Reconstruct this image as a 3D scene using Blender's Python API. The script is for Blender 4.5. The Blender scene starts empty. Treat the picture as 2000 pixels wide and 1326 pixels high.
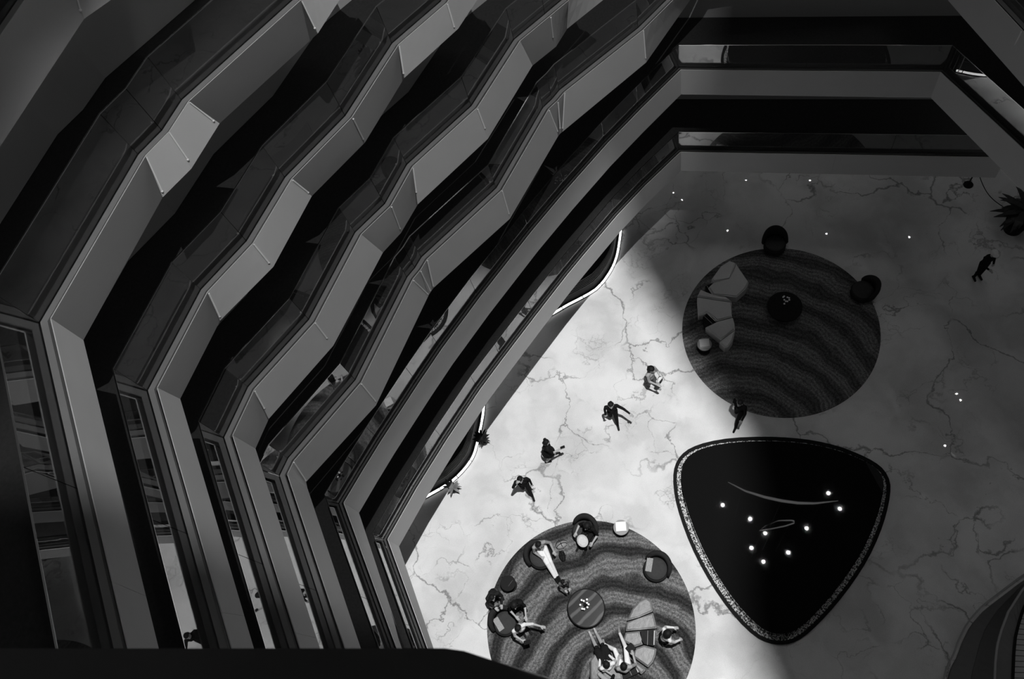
import bpy, bmesh, math, random
from mathutils import Vector, Matrix
import numpy as np
random.seed(7)
SC = bpy.context.scene
COL = SC.collection
PI = math.pi

# ---------------------------------------------------------------- camera, world, key light, exposure
cam_data = bpy.data.cameras.new('camera')
cam_data.sensor_fit = 'HORIZONTAL'
cam_data.sensor_width = 36.0
cam_data.lens = 28.008
cam_data.clip_start = 0.05
cam_data.clip_end = 300
cam = bpy.data.objects.new('camera', cam_data)
COL.objects.link(cam)
cam.matrix_world = Matrix(((0.978242, 0.000000, 0.207468, 0.0), (0.089635, 0.901853, -0.422643, 0.0), (-0.187105, 0.432043, 0.882230, 25.0), (0, 0, 0, 1)))
cam_data.dof.use_dof = True
cam_data.dof.focus_distance = 24.0
cam_data.dof.aperture_fstop = 11.0
SC.camera = cam

world = bpy.data.worlds.new('world')
SC.world = world
world.use_nodes = True
world.node_tree.nodes['Background'].inputs['Color'].default_value = (1, 1, 1, 1)
world.node_tree.nodes['Background'].inputs['Strength'].default_value = 0.042

def spot(name, loc, target, watts, half_angle, blend, radius, oval=(1, 1)):
    l = bpy.data.lights.new(name, 'SPOT')
    l.energy = watts
    l.spot_size = 2 * math.radians(half_angle)
    l.spot_blend = blend
    l.shadow_soft_size = radius
    o = bpy.data.objects.new(name, l)
    COL.objects.link(o)
    o.location = loc
    z = (Vector(loc) - Vector(target)).normalized()
    x = (Vector((1, 0, 0)) - z * z.x).normalized()
    y = z.cross(x)
    m = Matrix((x, y, z)).transposed().to_4x4()
    o.matrix_world = Matrix.Translation(loc) @ m @ Matrix.Diagonal((oval[0], oval[1], 1, 1))
    return o

KEY = (2.8, 3.0, 37.5)
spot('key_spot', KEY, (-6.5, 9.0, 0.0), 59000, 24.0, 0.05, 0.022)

vs = SC.view_settings
SC.display_settings.display_device = 'sRGB'
vs.view_transform = 'Standard'
vs.look = 'None'
vs.exposure = 0.0
vs.gamma = 1.0
vs.use_curve_mapping = False

# ---------------------------------------------------------------- measured plan of the place, in metres
# light pool on the marble (right side), and the region behind the added dimming gel, both as they fall on the floor plane
POOL_RIGHT = [[-0.7, 12.8], [0.2, 11.3], [1.1, 9.8], [1.9, 8.5], [2.2, 6.5], [1.7, 4.2], [1.7, 2.6], [2.3, 1.3], [2.4, 0.6], [0.0, 0.55]]
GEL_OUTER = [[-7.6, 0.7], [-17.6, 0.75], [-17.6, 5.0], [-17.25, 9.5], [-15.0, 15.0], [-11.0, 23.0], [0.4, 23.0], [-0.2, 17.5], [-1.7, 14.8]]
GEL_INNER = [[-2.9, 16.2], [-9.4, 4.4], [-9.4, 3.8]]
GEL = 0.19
LEVELS = {  # wavy levels: facet bottoms shifted, tilting panels so some turn darker, some paler
    1: {"zt": 5.5, "zb": 4.6, "top": [[8.671, 14.832], [-0.007, 15.542], [-1.025, 14.363], [-1.812, 13.346], [-2.715, 12.029], [-3.152, 11.377], [-3.959, 10.088], [-4.759, 8.78], [-5.315, 7.847], [-6.091, 6.357], [-6.725, 5.043], [-7.297, 3.705], [-3.855, -2.39]], "bot": [[8.673, 14.832], [-0.007, 15.542], [-1.025, 14.363], [-1.812, 13.346], [-2.715, 12.029], [-3.152, 11.377], [-3.959, 10.088], [-4.759, 8.78], [-5.315, 7.847], [-6.091, 6.357], [-6.725, 5.043], [-7.297, 3.705], [-4.026, -2.484]], "facet": [[[8.673, 14.832], [-0.007, 15.542], 4.6], [[-0.007, 15.542], [-1.025, 14.363], 4.6], [[-1.025, 14.363], [-1.812, 13.346], 4.6], [[-1.812, 13.346], [-2.715, 12.029], 4.6], [[-2.715, 12.029], [-3.152, 11.377], 4.6], [[-3.152, 11.377], [-3.959, 10.088], 4.6], [[-3.959, 10.088], [-4.759, 8.78], 4.6], [[-4.759, 8.78], [-5.315, 7.847], 4.6], [[-5.315, 7.847], [-6.091, 6.357], 4.6], [[-6.091, 6.357], [-6.725, 5.043], 4.6], [[-6.725, 5.043], [-7.297, 3.705], 4.6], [[-7.297, 3.705], [-4.026, -2.484], 4.6]]},
    2: {"zt": 8.53, "zb": 7.6, "top": [[7.713, 12.731], [6.265, 15.202], [0.0, 15.856], [-1.012, 14.599], [-1.847, 13.52], [-2.804, 12.146], [-3.626, 10.896], [-4.747, 9.048], [-5.53, 7.661], [-5.979, 6.775], [-6.672, 5.339], [-6.98, 4.655], [-7.315, 3.87], [-3.773, -2.168]], "bot": [[7.911, 12.267], [6.284, 15.225], [0.0, 15.856], [-1.012, 14.599], [-1.847, 13.52], [-2.804, 12.146], [-3.626, 10.896], [-4.747, 9.048], [-5.53, 7.661], [-5.979, 6.775], [-6.672, 5.339], [-6.98, 4.655], [-7.315, 3.87], [-3.984, -2.287]], "facet": [[[7.911, 12.267], [6.284, 15.225], 7.6], [[6.284, 15.225], [0.0, 15.856], 7.6], [[0.0, 15.856], [-1.012, 14.599], 7.6], [[-1.012, 14.599], [-1.847, 13.52], 7.6], [[-1.847, 13.52], [-2.804, 12.146], 7.6], [[-2.804, 12.146], [-3.626, 10.896], 7.6], [[-3.626, 10.896], [-4.747, 9.048], 7.6], [[-4.747, 9.048], [-5.53, 7.661], 7.6], [[-5.53, 7.661], [-5.979, 6.775], 7.6], [[-5.979, 6.775], [-6.672, 5.339], 7.6], [[-6.672, 5.339], [-6.98, 4.655], 7.6], [[-6.98, 4.655], [-7.315, 3.87], 7.6], [[-7.315, 3.87], [-3.984, -2.287], 7.6]]},
    3: {"zt": 11.4, "zb": 10.43, "top": [[-0.174, 15.245], [-0.838, 14.384], [-2.552, 12.67], [-2.699, 12.43], [-2.88, 12.209], [-3.735, 10.058], [-5.178, 8.361], [-5.277, 8.117], [-5.412, 7.899], [-6.131, 5.58], [-7.205, 3.944], [-7.275, 3.691], [-3.742, -2.352]], "bot": [[0.223, 16.283], [-0.816, 14.337], [-2.708, 12.375], [-2.765, 12.318], [-2.808, 12.245], [-3.748, 9.982], [-5.294, 8.235], [-5.34, 8.146], [-5.376, 8.07], [-6.161, 5.468], [-7.36, 3.812], [-7.313, 3.698], [-3.82, -2.368]], "facet": [[[0.227, 16.618], [-0.833, 14.632], 10.13], [[-0.811, 14.248], [-2.691, 12.298], 10.52], [[-2.764, 12.629], [-2.822, 12.572], 10.13], [[-2.822, 12.572], [-2.866, 12.498], 10.13], [[-2.791, 12.17], [-3.725, 9.92], 10.52], [[-3.725, 9.92], [-5.261, 8.184], 10.52], [[-5.403, 8.404], [-5.45, 8.314], 10.13], [[-5.45, 8.314], [-5.487, 8.236], 10.13], [[-5.343, 8.02], [-6.123, 5.435], 10.52], [[-6.123, 5.435], [-7.314, 3.788], 10.52], [[-7.36, 3.812], [-7.313, 3.698], 10.43], [[-7.313, 3.698], [-3.82, -2.368], 10.43]]},
    4: {"zt": 13.4, "zb": 12.57, "top": [[-1.766, 14.011], [-2.234, 13.259], [-2.598, 12.856], [-3.17, 12.229], [-3.869, 10.561], [-4.985, 9.209], [-5.283, 8.318], [-5.761, 7.702], [-6.299, 5.897], [-7.156, 4.603], [-7.346, 3.778], [-3.742, -2.223]], "bot": [[-1.651, 14.116], [-2.387, 13.354], [-2.599, 12.86], [-3.069, 12.372], [-3.837, 10.477], [-5.105, 8.927], [-5.354, 8.262], [-5.652, 7.826], [-6.29, 5.829], [-7.246, 4.373], [-7.37, 3.813], [-3.8, -2.208]], "facet": [[[-1.639, 14.014], [-2.37, 13.257], 12.66], [[-2.445, 13.676], [-2.661, 13.17], 12.27], [[-2.661, 13.17], [-3.143, 12.67], 12.27], [[-3.047, 12.282], [-3.81, 10.402], 12.66], [[-3.81, 10.402], [-5.068, 8.862], 12.66], [[-5.228, 9.142], [-5.483, 8.462], 12.27], [[-5.483, 8.462], [-5.788, 8.015], 12.27], [[-5.611, 7.769], [-6.244, 5.787], 12.66], [[-6.244, 5.787], [-7.194, 4.342], 12.66], [[-7.421, 4.479], [-7.548, 3.906], 12.27], [[-7.317, 3.786], [-3.746, -2.234], 12.66]]},
    5: {"zt": 15.5, "zb": 14.88, "top": [[-3.423, 12.393], [-3.689, 11.817], [-3.98, 11.06], [-4.73, 10.156], [-5.295, 8.608], [-6.104, 7.401], [-6.483, 6.205], [-7.03, 5.353], [-7.398, 3.78], [-3.727, -2.18]], "bot": [[-3.415, 12.409], [-3.67, 11.778], [-3.948, 11.092], [-4.805, 10.002], [-5.299, 8.596], [-6.056, 7.514], [-6.437, 6.15], [-7.127, 5.18], [-7.438, 3.848], [-3.793, -2.128]], "facet": [[[-3.384, 12.299], [-3.637, 11.673], 14.97], [[-3.637, 11.673], [-3.913, 10.994], 14.97], [[-3.913, 10.994], [-4.762, 9.913], 14.97], [[-4.947, 10.298], [-5.456, 8.851], 14.58], [[-5.456, 8.851], [-6.236, 7.737], 14.58], [[-6.002, 7.447], [-6.38, 6.095], 14.97], [[-6.38, 6.095], [-7.064, 5.134], 14.97], [[-7.338, 5.334], [-7.659, 3.962], 14.58], [[-7.372, 3.814], [-3.727, -2.162], 14.97]]},
    6: {"zt": 17.7, "zb": 17.1, "top": [[-4.827, 10.341], [-5.066, 9.51], [-5.25, 8.815], [-6.512, 7.069], [-6.654, 6.562], [-6.885, 6.178], [-7.402, 3.777], [-3.663, -2.141]], "bot": [[-4.776, 10.249], [-5.038, 9.46], [-5.251, 8.805], [-6.426, 7.196], [-6.648, 6.417], [-6.952, 5.949], [-7.413, 3.777], [-3.725, -2.173]], "facet": [[[-4.721, 10.132], [-4.98, 9.353], 17.19], [[-4.98, 9.353], [-5.191, 8.704], 17.19], [[-5.45, 9.139], [-6.67, 7.469], 16.8], [[-6.353, 7.114], [-6.572, 6.344], 17.19], [[-6.572, 6.344], [-6.872, 5.881], 17.19], [[-7.216, 6.175], [-7.695, 3.921], 16.8], [[-7.329, 3.734], [-3.64, -2.215], 17.19]]},
    7: {"zt": 19.9, "zb": 19.25, "top": [[-6.106, 8.452], [-6.877, 7.457], [-7.487, 4.096]], "bot": [[-6.072, 7.868], [-6.934, 6.974], [-7.593, 3.709]], "facet": [[[-6.072, 7.868], [-6.934, 6.974], 19.25], [[-6.934, 6.974], [-7.593, 3.709], 19.25]]},
    8: {"zt": 11.4, "zb": 10.43, "top": [[6.36, 14.625], [6.853, 13.472], [7.374, 12.232]], "bot": [[6.088, 15.564], [6.632, 14.1], [7.198, 12.955]], "facet": [[[6.088, 15.564], [6.632, 14.1], 10.43], [[6.632, 14.1], [7.198, 12.955], 10.43]]},
}
RODS = {
    3: [[[-0.837, 14.356, 11.397], [-0.817, 14.244, 10.673]], [[-2.551, 12.643, 11.398], [-2.678, 12.312, 10.628]], [[-2.694, 12.432, 11.348], [-2.728, 12.274, 10.677]], [[-2.871, 12.188, 11.373], [-2.784, 12.195, 10.669]], [[-3.733, 10.031, 11.4], [-3.716, 9.936, 10.696]], [[-5.17, 8.346, 11.384], [-5.247, 8.185, 10.609]], [[-5.284, 8.099, 11.368], [-5.312, 8.088, 10.578]], [[-5.405, 7.876, 11.377], [-5.345, 7.982, 10.612]], [[-6.127, 5.549, 11.395], [-6.091, 5.48, 10.664]], [[-7.199, 3.923, 11.404], [-7.292, 3.798, 10.598]]],
    4: [[[-2.594, 12.857, 13.359], [-2.657, 13.013, 12.698]], [[-3.866, 10.528, 13.394], [-3.818, 10.448, 12.931]], [[-5.28, 8.312, 13.375], [-5.435, 8.437, 12.471]], [[-4.983, 9.179, 13.391], [-5.033, 8.963, 12.924]], [[-6.292, 5.874, 13.405], [-6.259, 5.805, 12.947]], [[-7.149, 4.581, 13.384], [-7.163, 4.439, 12.945]]],
    5: [[[-3.977, 11.028, 15.495], [-3.956, 10.94, 15.072]], [[-4.721, 10.132, 15.488], [-4.753, 9.93, 15.063]], [[-5.295, 8.614, 15.456], [-5.424, 8.795, 14.742]], [[-6.09, 7.39, 15.487], [-6.011, 7.434, 15.089]], [[-6.471, 6.188, 15.497], [-6.397, 6.095, 15.097]], [[-7.019, 5.336, 15.482], [-7.039, 5.167, 15.045]]],
    6: [[[-5.238, 8.8, 17.685], [-5.196, 8.702, 17.289]], [[-6.498, 7.056, 17.693], [-6.378, 7.073, 17.293]], [[-6.645, 6.541, 17.704], [-6.569, 6.398, 17.311]], [[-6.874, 6.162, 17.698], [-6.851, 5.925, 17.257]]],
    7: [[[-6.891, 7.263, 19.703], [-6.92, 7.008, 19.348]]],
    8: [[[6.818, 13.508, 11.382], [6.859, 13.583, 10.54]]],
}
COUNTERS = [[[-2.148, 16.497], [-2.162, 16.312], [-2.188, 15.961], [-2.219, 15.63], [-2.264, 15.303], [-2.351, 14.979], [-2.478, 14.659], [-2.685, 14.279], [-2.947, 13.95], [-3.214, 13.749], [-3.563, 13.534], [-3.939, 13.319], [-4.458, 12.966], [-4.817, 12.721]], [[-6.61, 9.545], [-6.606, 9.304], [-6.605, 9.094], [-6.625, 8.731], [-6.652, 8.482], [-6.69, 8.098], [-6.744, 7.745], [-6.813, 7.529], [-6.968, 7.258], [-7.105, 7.068], [-7.268, 6.877], [-7.433, 6.714], [-7.798, 6.452], [-8.154, 6.23], [-8.386, 6.078]]]
POND = [[-0.242, 7.097], [-0.193, 7.529], [-0.013, 7.862], [0.297, 8.118], [0.812, 8.326], [1.581, 8.485], [2.59, 8.55], [3.383, 8.533], [4.064, 8.459], [4.729, 8.302], [5.283, 8.08], [5.731, 7.833], [5.986, 7.584], [6.112, 7.231], [6.07, 6.827], [5.895, 6.226], [5.655, 5.633], [5.272, 4.9], [4.811, 4.223], [4.316, 3.599], [3.787, 3.025], [3.364, 2.641], [3.044, 2.464], [2.729, 2.405], [2.418, 2.426], [2.063, 2.568], [1.576, 3.006], [1.125, 3.574], [0.662, 4.303], [0.282, 5.062], [-0.013, 5.853], [-0.189, 6.518]]
PONDLAMPS = [[3.179, 16.054], [5.198, 15.063], [6.26, 14.029], [5.217, 12.869], [6.038, 11.897], [7.849, 12.667], [9.27, 14.552], [11.027, 17.315], [11.754, 16.148]]
RIBBONS = [[[3.083, 15.302], [4.19, 14.688], [5.444, 14.292], [6.479, 14.092], [7.509, 13.994], [8.539, 14.038], [9.984, 14.319]], [[5.366, 12.48], [4.99, 12.138], [5.77, 12.284], [6.603, 12.486], [7.23, 12.732], [7.137, 12.889], [6.21, 12.845], [5.366, 12.48]]]
RUGA = [3.196, 12.368, 3.156]
RUGB = [-2.679, 2.574, 3.099]
CTB = [-2.743, 2.99, 0.561]
SOFAA = [[[1.093, 13.973], [1.019, 14.093], [1.357, 14.627], [1.639, 14.832], [1.863, 14.736], [1.655, 14.082]], [[1.655, 14.082], [1.863, 14.736], [2.051, 14.342], [2.271, 13.953], [2.154, 13.691], [1.849, 13.375], [1.481, 13.432], [1.084, 13.461], [0.914, 13.769], [1.093, 13.973]], [[0.662, 13.714], [1.084, 13.449], [1.481, 13.421], [1.712, 13.203], [0.534, 13.421]], [[0.534, 13.409], [1.701, 13.186], [1.658, 13.031], [1.638, 12.831], [1.697, 12.632], [1.176, 12.476], [1.07, 12.608], [0.861, 12.82], [0.801, 12.735], [0.568, 12.697]], [[0.78, 12.241], [1.175, 12.465], [1.706, 12.62], [1.749, 12.406], [1.766, 12.154], [1.298, 11.765]], [[1.229, 11.682], [1.298, 11.765], [1.766, 12.142], [1.683, 11.765], [1.533, 11.518], [1.412, 11.49]]]
TRAYA = [[[0.726, 12.667], [0.861, 12.798], [1.156, 12.471], [0.8, 12.258]], [[0.815, 13.859], [1.068, 13.991], [0.914, 13.769], [1.075, 13.473], [0.837, 13.652]]]
SOFAB = [[[-1.557, 2.702], [-1.404, 3.054], [-1.217, 3.296], [-0.998, 3.411], [-0.833, 3.307], [-0.785, 3.024], [-1.207, 2.825]], [[-1.557, 2.688], [-1.207, 2.811], [-0.785, 3.01], [-0.662, 2.568], [-1.156, 2.491], [-1.579, 2.419]], [[-1.578, 2.405], [-1.155, 2.477], [-1.136, 2.228], [-1.046, 2.11], [-1.29, 2.01], [-1.644, 2.149]], [[-1.031, 2.098], [-0.67, 2.029], [-0.696, 1.836], [-0.765, 1.655], [-0.906, 1.495], [-1.356, 1.758], [-1.29, 1.996]], [[-1.413, 1.726], [-0.947, 1.438], [-1.101, 1.292], [-1.307, 1.517]], [[-2.56, 1.569], [-2.451, 1.742], [-2.306, 1.795], [-2.182, 1.653], [-2.145, 1.451], [-2.273, 1.036], [-2.534, 1.014]], [[-2.13, 1.452], [-1.86, 1.637], [-1.68, 1.461], [-1.583, 1.093], [-2.244, 1.038]]]
TRAYB = [[[-1.141, 2.492], [-0.749, 2.534], [-0.757, 2.091], [-1.032, 2.125], [-1.121, 2.243]], [[-1.722, 1.417], [-1.309, 1.598], [-1.174, 1.34], [-1.584, 1.132]]]
XY = {"st1": [-1.785, 5.391], "st2": [0.762, 11.568], "st3": [-5.137, 3.537], "ac1": [-4.223, 4.412], "ac2": [-2.928, 5.243], "ac3": [-0.728, 4.248], "ac4": [-5.141, 2.408], "ac5": [3.189, 15.489], "ac6": [5.868, 13.606], "ctA": [3.382, 13.012], "bag1": [-3.628, 4.85], "bag2": [-3.591, 4.508], "stan": [9.737, 17.918], "rope1": [9.737, 17.548], "rope2": [10.317, 16.39], "plantR": [10.709, 16.015], "plantC": [-7.382, 6.534], "plantD": [-6.571, 8.193], "p1": [-0.901, 10.171], "p2": [-2.14, 8.934], "p3": [-4.071, 7.678], "p4": [-4.807, 6.446], "p5": [1.838, 8.847], "p6": [9.485, 14.15], "p8": [-4.157, 4.596], "p9": [-2.75, 5.218], "p10": [-3.369, 3.58], "p11": [-5.341, 2.95], "p12": [-4.664, 2.775], "p13": [-4.481, 2.157], "p14": [-0.327, 2.348], "p15": [-2.037, 1.474], "p16": [-1.544, 1.46], "p17": [-1.968, 1.152], "c1": [-0.923, 4.335], "c2": [-5.317, 2.349], "spot": [-5.551, 5.648]}
FILL_LAMPS = [[-5.294, 16.853], [-6.305, 15.458], [-7.004, 14.431], [-7.709, 13.333], [-8.539, 11.991], [-9.246, 10.822], [-10.049, 9.365], [-10.821, 7.829], [-11.517, 6.3]]  # positions of the added fill lamps
STAIR = [[[10.083, 5.063], [9.239, 4.559], [8.63, 4.085], [8.156, 3.717], [7.734, 3.262], [7.469, 2.809], [7.292, 2.433], [7.087, 2.122], [6.99, 1.86], [6.802, 1.171]], [[9.804, 4.915], [9.062, 4.317], [8.567, 3.641], [8.316, 3.138], [8.165, 2.768], [8.049, 2.308], [7.979, 1.923], [7.891, 1.258]], [[9.443, 4.472], [8.933, 3.738], [8.748, 3.323], [8.622, 2.993], [8.522, 2.594], [8.396, 1.952], [8.315, 1.293]]]
LEDGE = [[-0.975, -0.002], [-0.238, 0.054], [-0.218, 0.053], [-0.185, 0.046], [-0.133, 0.036], [-0.063, 0.008]]
DOWN = [[[-0.331, 21.311], 4.5], [[0.044, 20.913], 4.5], [[2.768, 21.816], 4.5], [[5.398, 21.683], 4.5], [[9.154, 22.781], 7.5], [[8.696, 22.321], 7.5], [[1.932, 19.257], 4.5], [[3.914, 19.114], 4.5], [[5.862, 18.975], 4.5], [[9.905, 20.604], 7.5], [[9.119, 16.265], 7.5], [[9.29, 15.999], 7.5], [[10.838, 13.154], 7.5], [[10.934, 12.891], 7.5], [[10.124, 10.966], 7.5]]
# ---------------------------------------------------------------- materials
MATS = {}
def mat(name, col=0.5, rough=0.5, spec=0.5, metal=0.0, emit=0.0, trans=0.0, coat=0.0, noise=0.0, nscale=8.0, bump=0.0):
    if name in MATS:
        return MATS[name]
    m = bpy.data.materials.new(name)
    m.use_nodes = True
    nt = m.node_tree
    b = nt.nodes['Principled BSDF']
    b.inputs['Base Color'].default_value = (col, col, col, 1)
    b.inputs['Roughness'].default_value = rough
    b.inputs['Specular IOR Level'].default_value = spec
    b.inputs['Metallic'].default_value = metal
    b.inputs['Transmission Weight'].default_value = trans
    b.inputs['Coat Weight'].default_value = coat
    if emit:
        b.inputs['Emission Color'].default_value = (1, 1, 1, 1)
        b.inputs['Emission Strength'].default_value = emit
    if noise or bump:
        tc = nt.nodes.new('ShaderNodeTexCoord')
        n = nt.nodes.new('ShaderNodeTexNoise')
        n.inputs['Scale'].default_value = nscale
        n.inputs['Detail'].default_value = 4
        nt.links.new(tc.outputs['Object'], n.inputs['Vector'])
        if noise:
            mr = nt.nodes.new('ShaderNodeMapRange')
            mr.inputs['To Min'].default_value = col * (1 - noise)
            mr.inputs['To Max'].default_value = col * (1 + noise)
            nt.links.new(n.outputs['Fac'], mr.inputs['Value'])
            nt.links.new(mr.outputs['Result'], b.inputs['Base Color'])
        if bump:
            bp = nt.nodes.new('ShaderNodeBump')
            bp.inputs['Strength'].default_value = bump
            bp.inputs['Distance'].default_value = 0.02
            nt.links.new(n.outputs['Fac'], bp.inputs['Height'])
            nt.links.new(bp.outputs['Normal'], b.inputs['Normal'])
    MATS[name] = m
    return m

class N:
    """small node-graph helper"""
    def __init__(self, m):
        self.nt = m.node_tree
    def node(self, t, **kw):
        n = self.nt.nodes.new(t)
        for k, v in kw.items():
            setattr(n, k, v)
        return n
    def link(self, a, b):
        self.nt.links.new(a, b)
    def math(self, op, a, b=None, clamp=False):
        n = self.node('ShaderNodeMath', operation=op, use_clamp=clamp)
        for i, v in enumerate((a, b)):
            if v is None:
                continue
            if hasattr(v, 'is_linked'):
                self.link(v, n.inputs[i])
            else:
                n.inputs[i].default_value = v
        return n.outputs[0]
    def mr(self, v, a, b, c, d, smooth=True):
        n = self.node('ShaderNodeMapRange')
        if smooth:
            n.interpolation_type = 'SMOOTHSTEP'
        self.link(v, n.inputs['Value'])
        for k, x in zip(('From Min', 'From Max', 'To Min', 'To Max'), (a, b, c, d)):
            n.inputs[k].default_value = x
        return n.outputs['Result']
    def noise(self, vec, scale, detail=3.0, rough=0.5):
        n = self.node('ShaderNodeTexNoise')
        n.inputs['Scale'].default_value = scale
        n.inputs['Detail'].default_value = detail
        n.inputs['Roughness'].default_value = rough
        self.link(vec, n.inputs['Vector'])
        return n
    def vmath(self, op, a, b):
        n = self.node('ShaderNodeVectorMath', operation=op)
        for i, v in enumerate((a, b)):
            if hasattr(v, 'is_linked'):
                self.link(v, n.inputs[i])
            else:
                n.inputs[i].default_value = v
        return n.outputs[0]

def marble_material():
    m = mat('veined_marble', 0.7, 0.015, 0.25)
    g = N(m)
    b = m.node_tree.nodes['Principled BSDF']
    tc = g.node('ShaderNodeTexCoord')
    co = tc.outputs['Object']
    w1 = g.noise(co, 0.55, 2.0)
    w2 = g.noise(co, 2.6, 5.0, 0.62)
    d1 = g.vmath('MULTIPLY', g.vmath('SUBTRACT', w1.outputs['Color'], (0.5, 0.5, 0.5)), (2.4, 2.4, 2.4))
    d2 = g.vmath('MULTIPLY', g.vmath('SUBTRACT', w2.outputs['Color'], (0.5, 0.5, 0.5)), (0.62, 0.62, 0.62))
    p = g.vmath('ADD', g.vmath('ADD', co, d1), d2)
    def veins(scale, width, strength, mscale, lo, hi, seed):
        v = g.node('ShaderNodeTexVoronoi', feature='DISTANCE_TO_EDGE', voronoi_dimensions='3D')
        v.inputs['Scale'].default_value = scale
        off = g.vmath('ADD', p, (seed, seed * 1.7, 0.3))
        g.link(off, v.inputs['Vector'])
        wn = g.noise(off, 1.1, 2.0)
        wid = g.mr(wn.outputs['Fac'], 0.3, 0.7, width * 0.25, width * 1.8)
        line = g.math('SUBTRACT', 1.0, g.math('DIVIDE', v.outputs['Distance'], wid), clamp=True)
        line = g.math('POWER', line, 0.7)
        mk = g.noise(off, mscale, 2.0)
        mask = g.mr(mk.outputs['Fac'], lo, hi, 0.0, strength)
        return g.math('MULTIPLY', line, mask)
    a = veins(0.30, 0.012, 0.62, 0.33, 0.40, 0.56, 3.1)
    c = veins(0.62, 0.014, 0.5, 0.5, 0.50, 0.64, 11.7)
    e = veins(1.5, 0.02, 0.3, 0.6, 0.53, 0.66, 23.9)
    tot = g.math('MAXIMUM', g.math('MAXIMUM', a, c), e)
    cl = g.noise(p, 0.45, 3.0)
    cloud = g.mr(cl.outputs['Fac'], 0.32, 0.72, 0.0, 0.22)
    fine = g.noise(co, 40.0, 2.0)
    base = g.math('SUBTRACT', 0.76, cloud)
    base = g.math('ADD', base, g.mr(fine.outputs['Fac'], 0.3, 0.7, -0.03, 0.03))
    colr = g.math('MULTIPLY', base, g.math('SUBTRACT', 1.0, tot))
    g.link(colr, b.inputs['Base Color'])
    return m

def rug_material(name, dark, light, centre):
    m = mat(name, 0.1, 0.95, 0.05)
    g = N(m)
    b = m.node_tree.nodes['Principled BSDF']
    tc = g.node('ShaderNodeTexCoord')
    co = tc.outputs['Object']
    sh = g.vmath('SUBTRACT', co, centre)
    wn = g.noise(co, 0.45, 3.0)
    dd = g.vmath('MULTIPLY', g.vmath('SUBTRACT', wn.outputs['Color'], (0.5, 0.5, 0.5)), (1.3, 1.3, 0))
    v = g.vmath('ADD', sh, dd)
    w = g.node('ShaderNodeTexWave', wave_type='RINGS', rings_direction='Z', wave_profile='SIN')
    w.inputs['Scale'].default_value = 0.36
    w.inputs['Distortion'].default_value = 2.2
    w.inputs['Detail'].default_value = 2.0
    w.inputs['Detail Scale'].default_value = 0.8
    g.link(v, w.inputs['Vector'])
    gr = g.noise(co, 26.0, 3.0, 0.7)
    st = g.node('ShaderNodeTexWave', wave_type='RINGS', rings_direction='Z')
    st.inputs['Scale'].default_value = 2.2
    st.inputs['Distortion'].default_value = 3.0
    g.link(v, st.inputs['Vector'])
    a = g.mr(w.outputs['Fac'], 0.05, 0.85, dark, light)
    grain = g.mr(gr.outputs['Fac'], 0.32, 0.68, 0.45, 1.4)
    stripe = g.mr(st.outputs['Fac'], 0.0, 1.0, 0.75, 1.12)
    g.link(g.math('MULTIPLY', g.math('MULTIPLY', a, grain), stripe), b.inputs['Base Color'])
    return m

M_MARBLE = marble_material()
M_PAR = mat('pale_plaster_parapet', 0.47, 0.55, 0.3, noise=0.06, nscale=1.5)
M_COP = mat('grey_coping_stone', 0.17, 0.45, 0.4, noise=0.08, nscale=3)
M_COPD = mat('charcoal_coping', 0.05, 0.35, 0.4)
M_DARK = mat('dark_corridor_wall', 0.5, 0.35, 0.3)
M_CARPET = mat('charcoal_carpet', 0.028, 0.95, 0.05, noise=0.3, nscale=20)
M_SOFFIT = mat('dark_soffit', 0.06, 0.6, 0.2)
M_GLASS = mat('clear_glass', 1.0, 0.0, 0.5, trans=1.0)
MATS['clear_glass'].node_tree.nodes['Principled BSDF'].inputs['IOR'].default_value = 1.75
M_STRIP = mat('brushed_metal_strip', 0.8, 0.35, 0.6)
M_STEEL = mat('polished_steel', 0.75, 0.18, 0.5, metal=1.0)
M_LED = mat('led_light', 0.9, 0.5, emit=2.4)
M_LAMP = mat('lamp_lens', 0.9, 0.5, emit=700.0)
M_DOWN = mat('downlight_lens', 0.9, 0.5, emit=260.0)
M_FILL = mat('fill_lamp_lens', 0.9, 0.5, emit=0.3)
M_CORRFILL = mat('corridor_fill_glow', 0.9, 0.5, emit=2.2)
M_RIB = mat('ribbon_light', 0.9, 0.5, emit=0.9)
M_GLOSSY = mat('glossy_black_stone', 0.008, 0.015, 0.5)
M_BLACK = mat('matt_black', 0.010, 0.6, 0.12)
M_BLACKW = mat('black_stained_wood', 0.012, 0.6, 0.12, noise=0.6, nscale=12)
M_WHITE = mat('white_lacquer', 0.85, 0.35, 0.4)
M_PALE = mat('pale_patterned_cloth', 0.6, 0.85, 0.1, noise=0.35, nscale=45)
M_CHAIR = mat('charcoal_velvet', 0.022, 0.85, 0.15, noise=0.25, nscale=14)
M_CHAIRIN = mat('grey_velvet', 0.045, 0.85, 0.15, noise=0.25, nscale=14)
M_SOFA = mat('grey_leather', 0.165, 0.4, 0.4, noise=0.2, nscale=9, bump=0.3)
M_GRAV = mat('pale_pebbles', 0.8, 0.8, 0.2)
M_GRAVD = mat('dark_pebbles', 0.06, 0.7, 0.2)
M_SKIN = mat('skin', 0.42, 0.55, 0.3)
M_HAIR = mat('black_hair', 0.010, 0.6, 0.15)
M_LEAF = mat('dark_leaf', 0.02, 0.45, 0.4)
M_LEAFG = mat('grey_green_leaf', 0.22, 0.5, 0.4)
M_CEIL = mat('dark_ceiling', 0.03, 0.8, 0.1)
def cloth(v):
    return mat('cloth_%03d' % int(v * 1000), v, 0.9, 0.05, noise=0.15, nscale=18)

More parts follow.
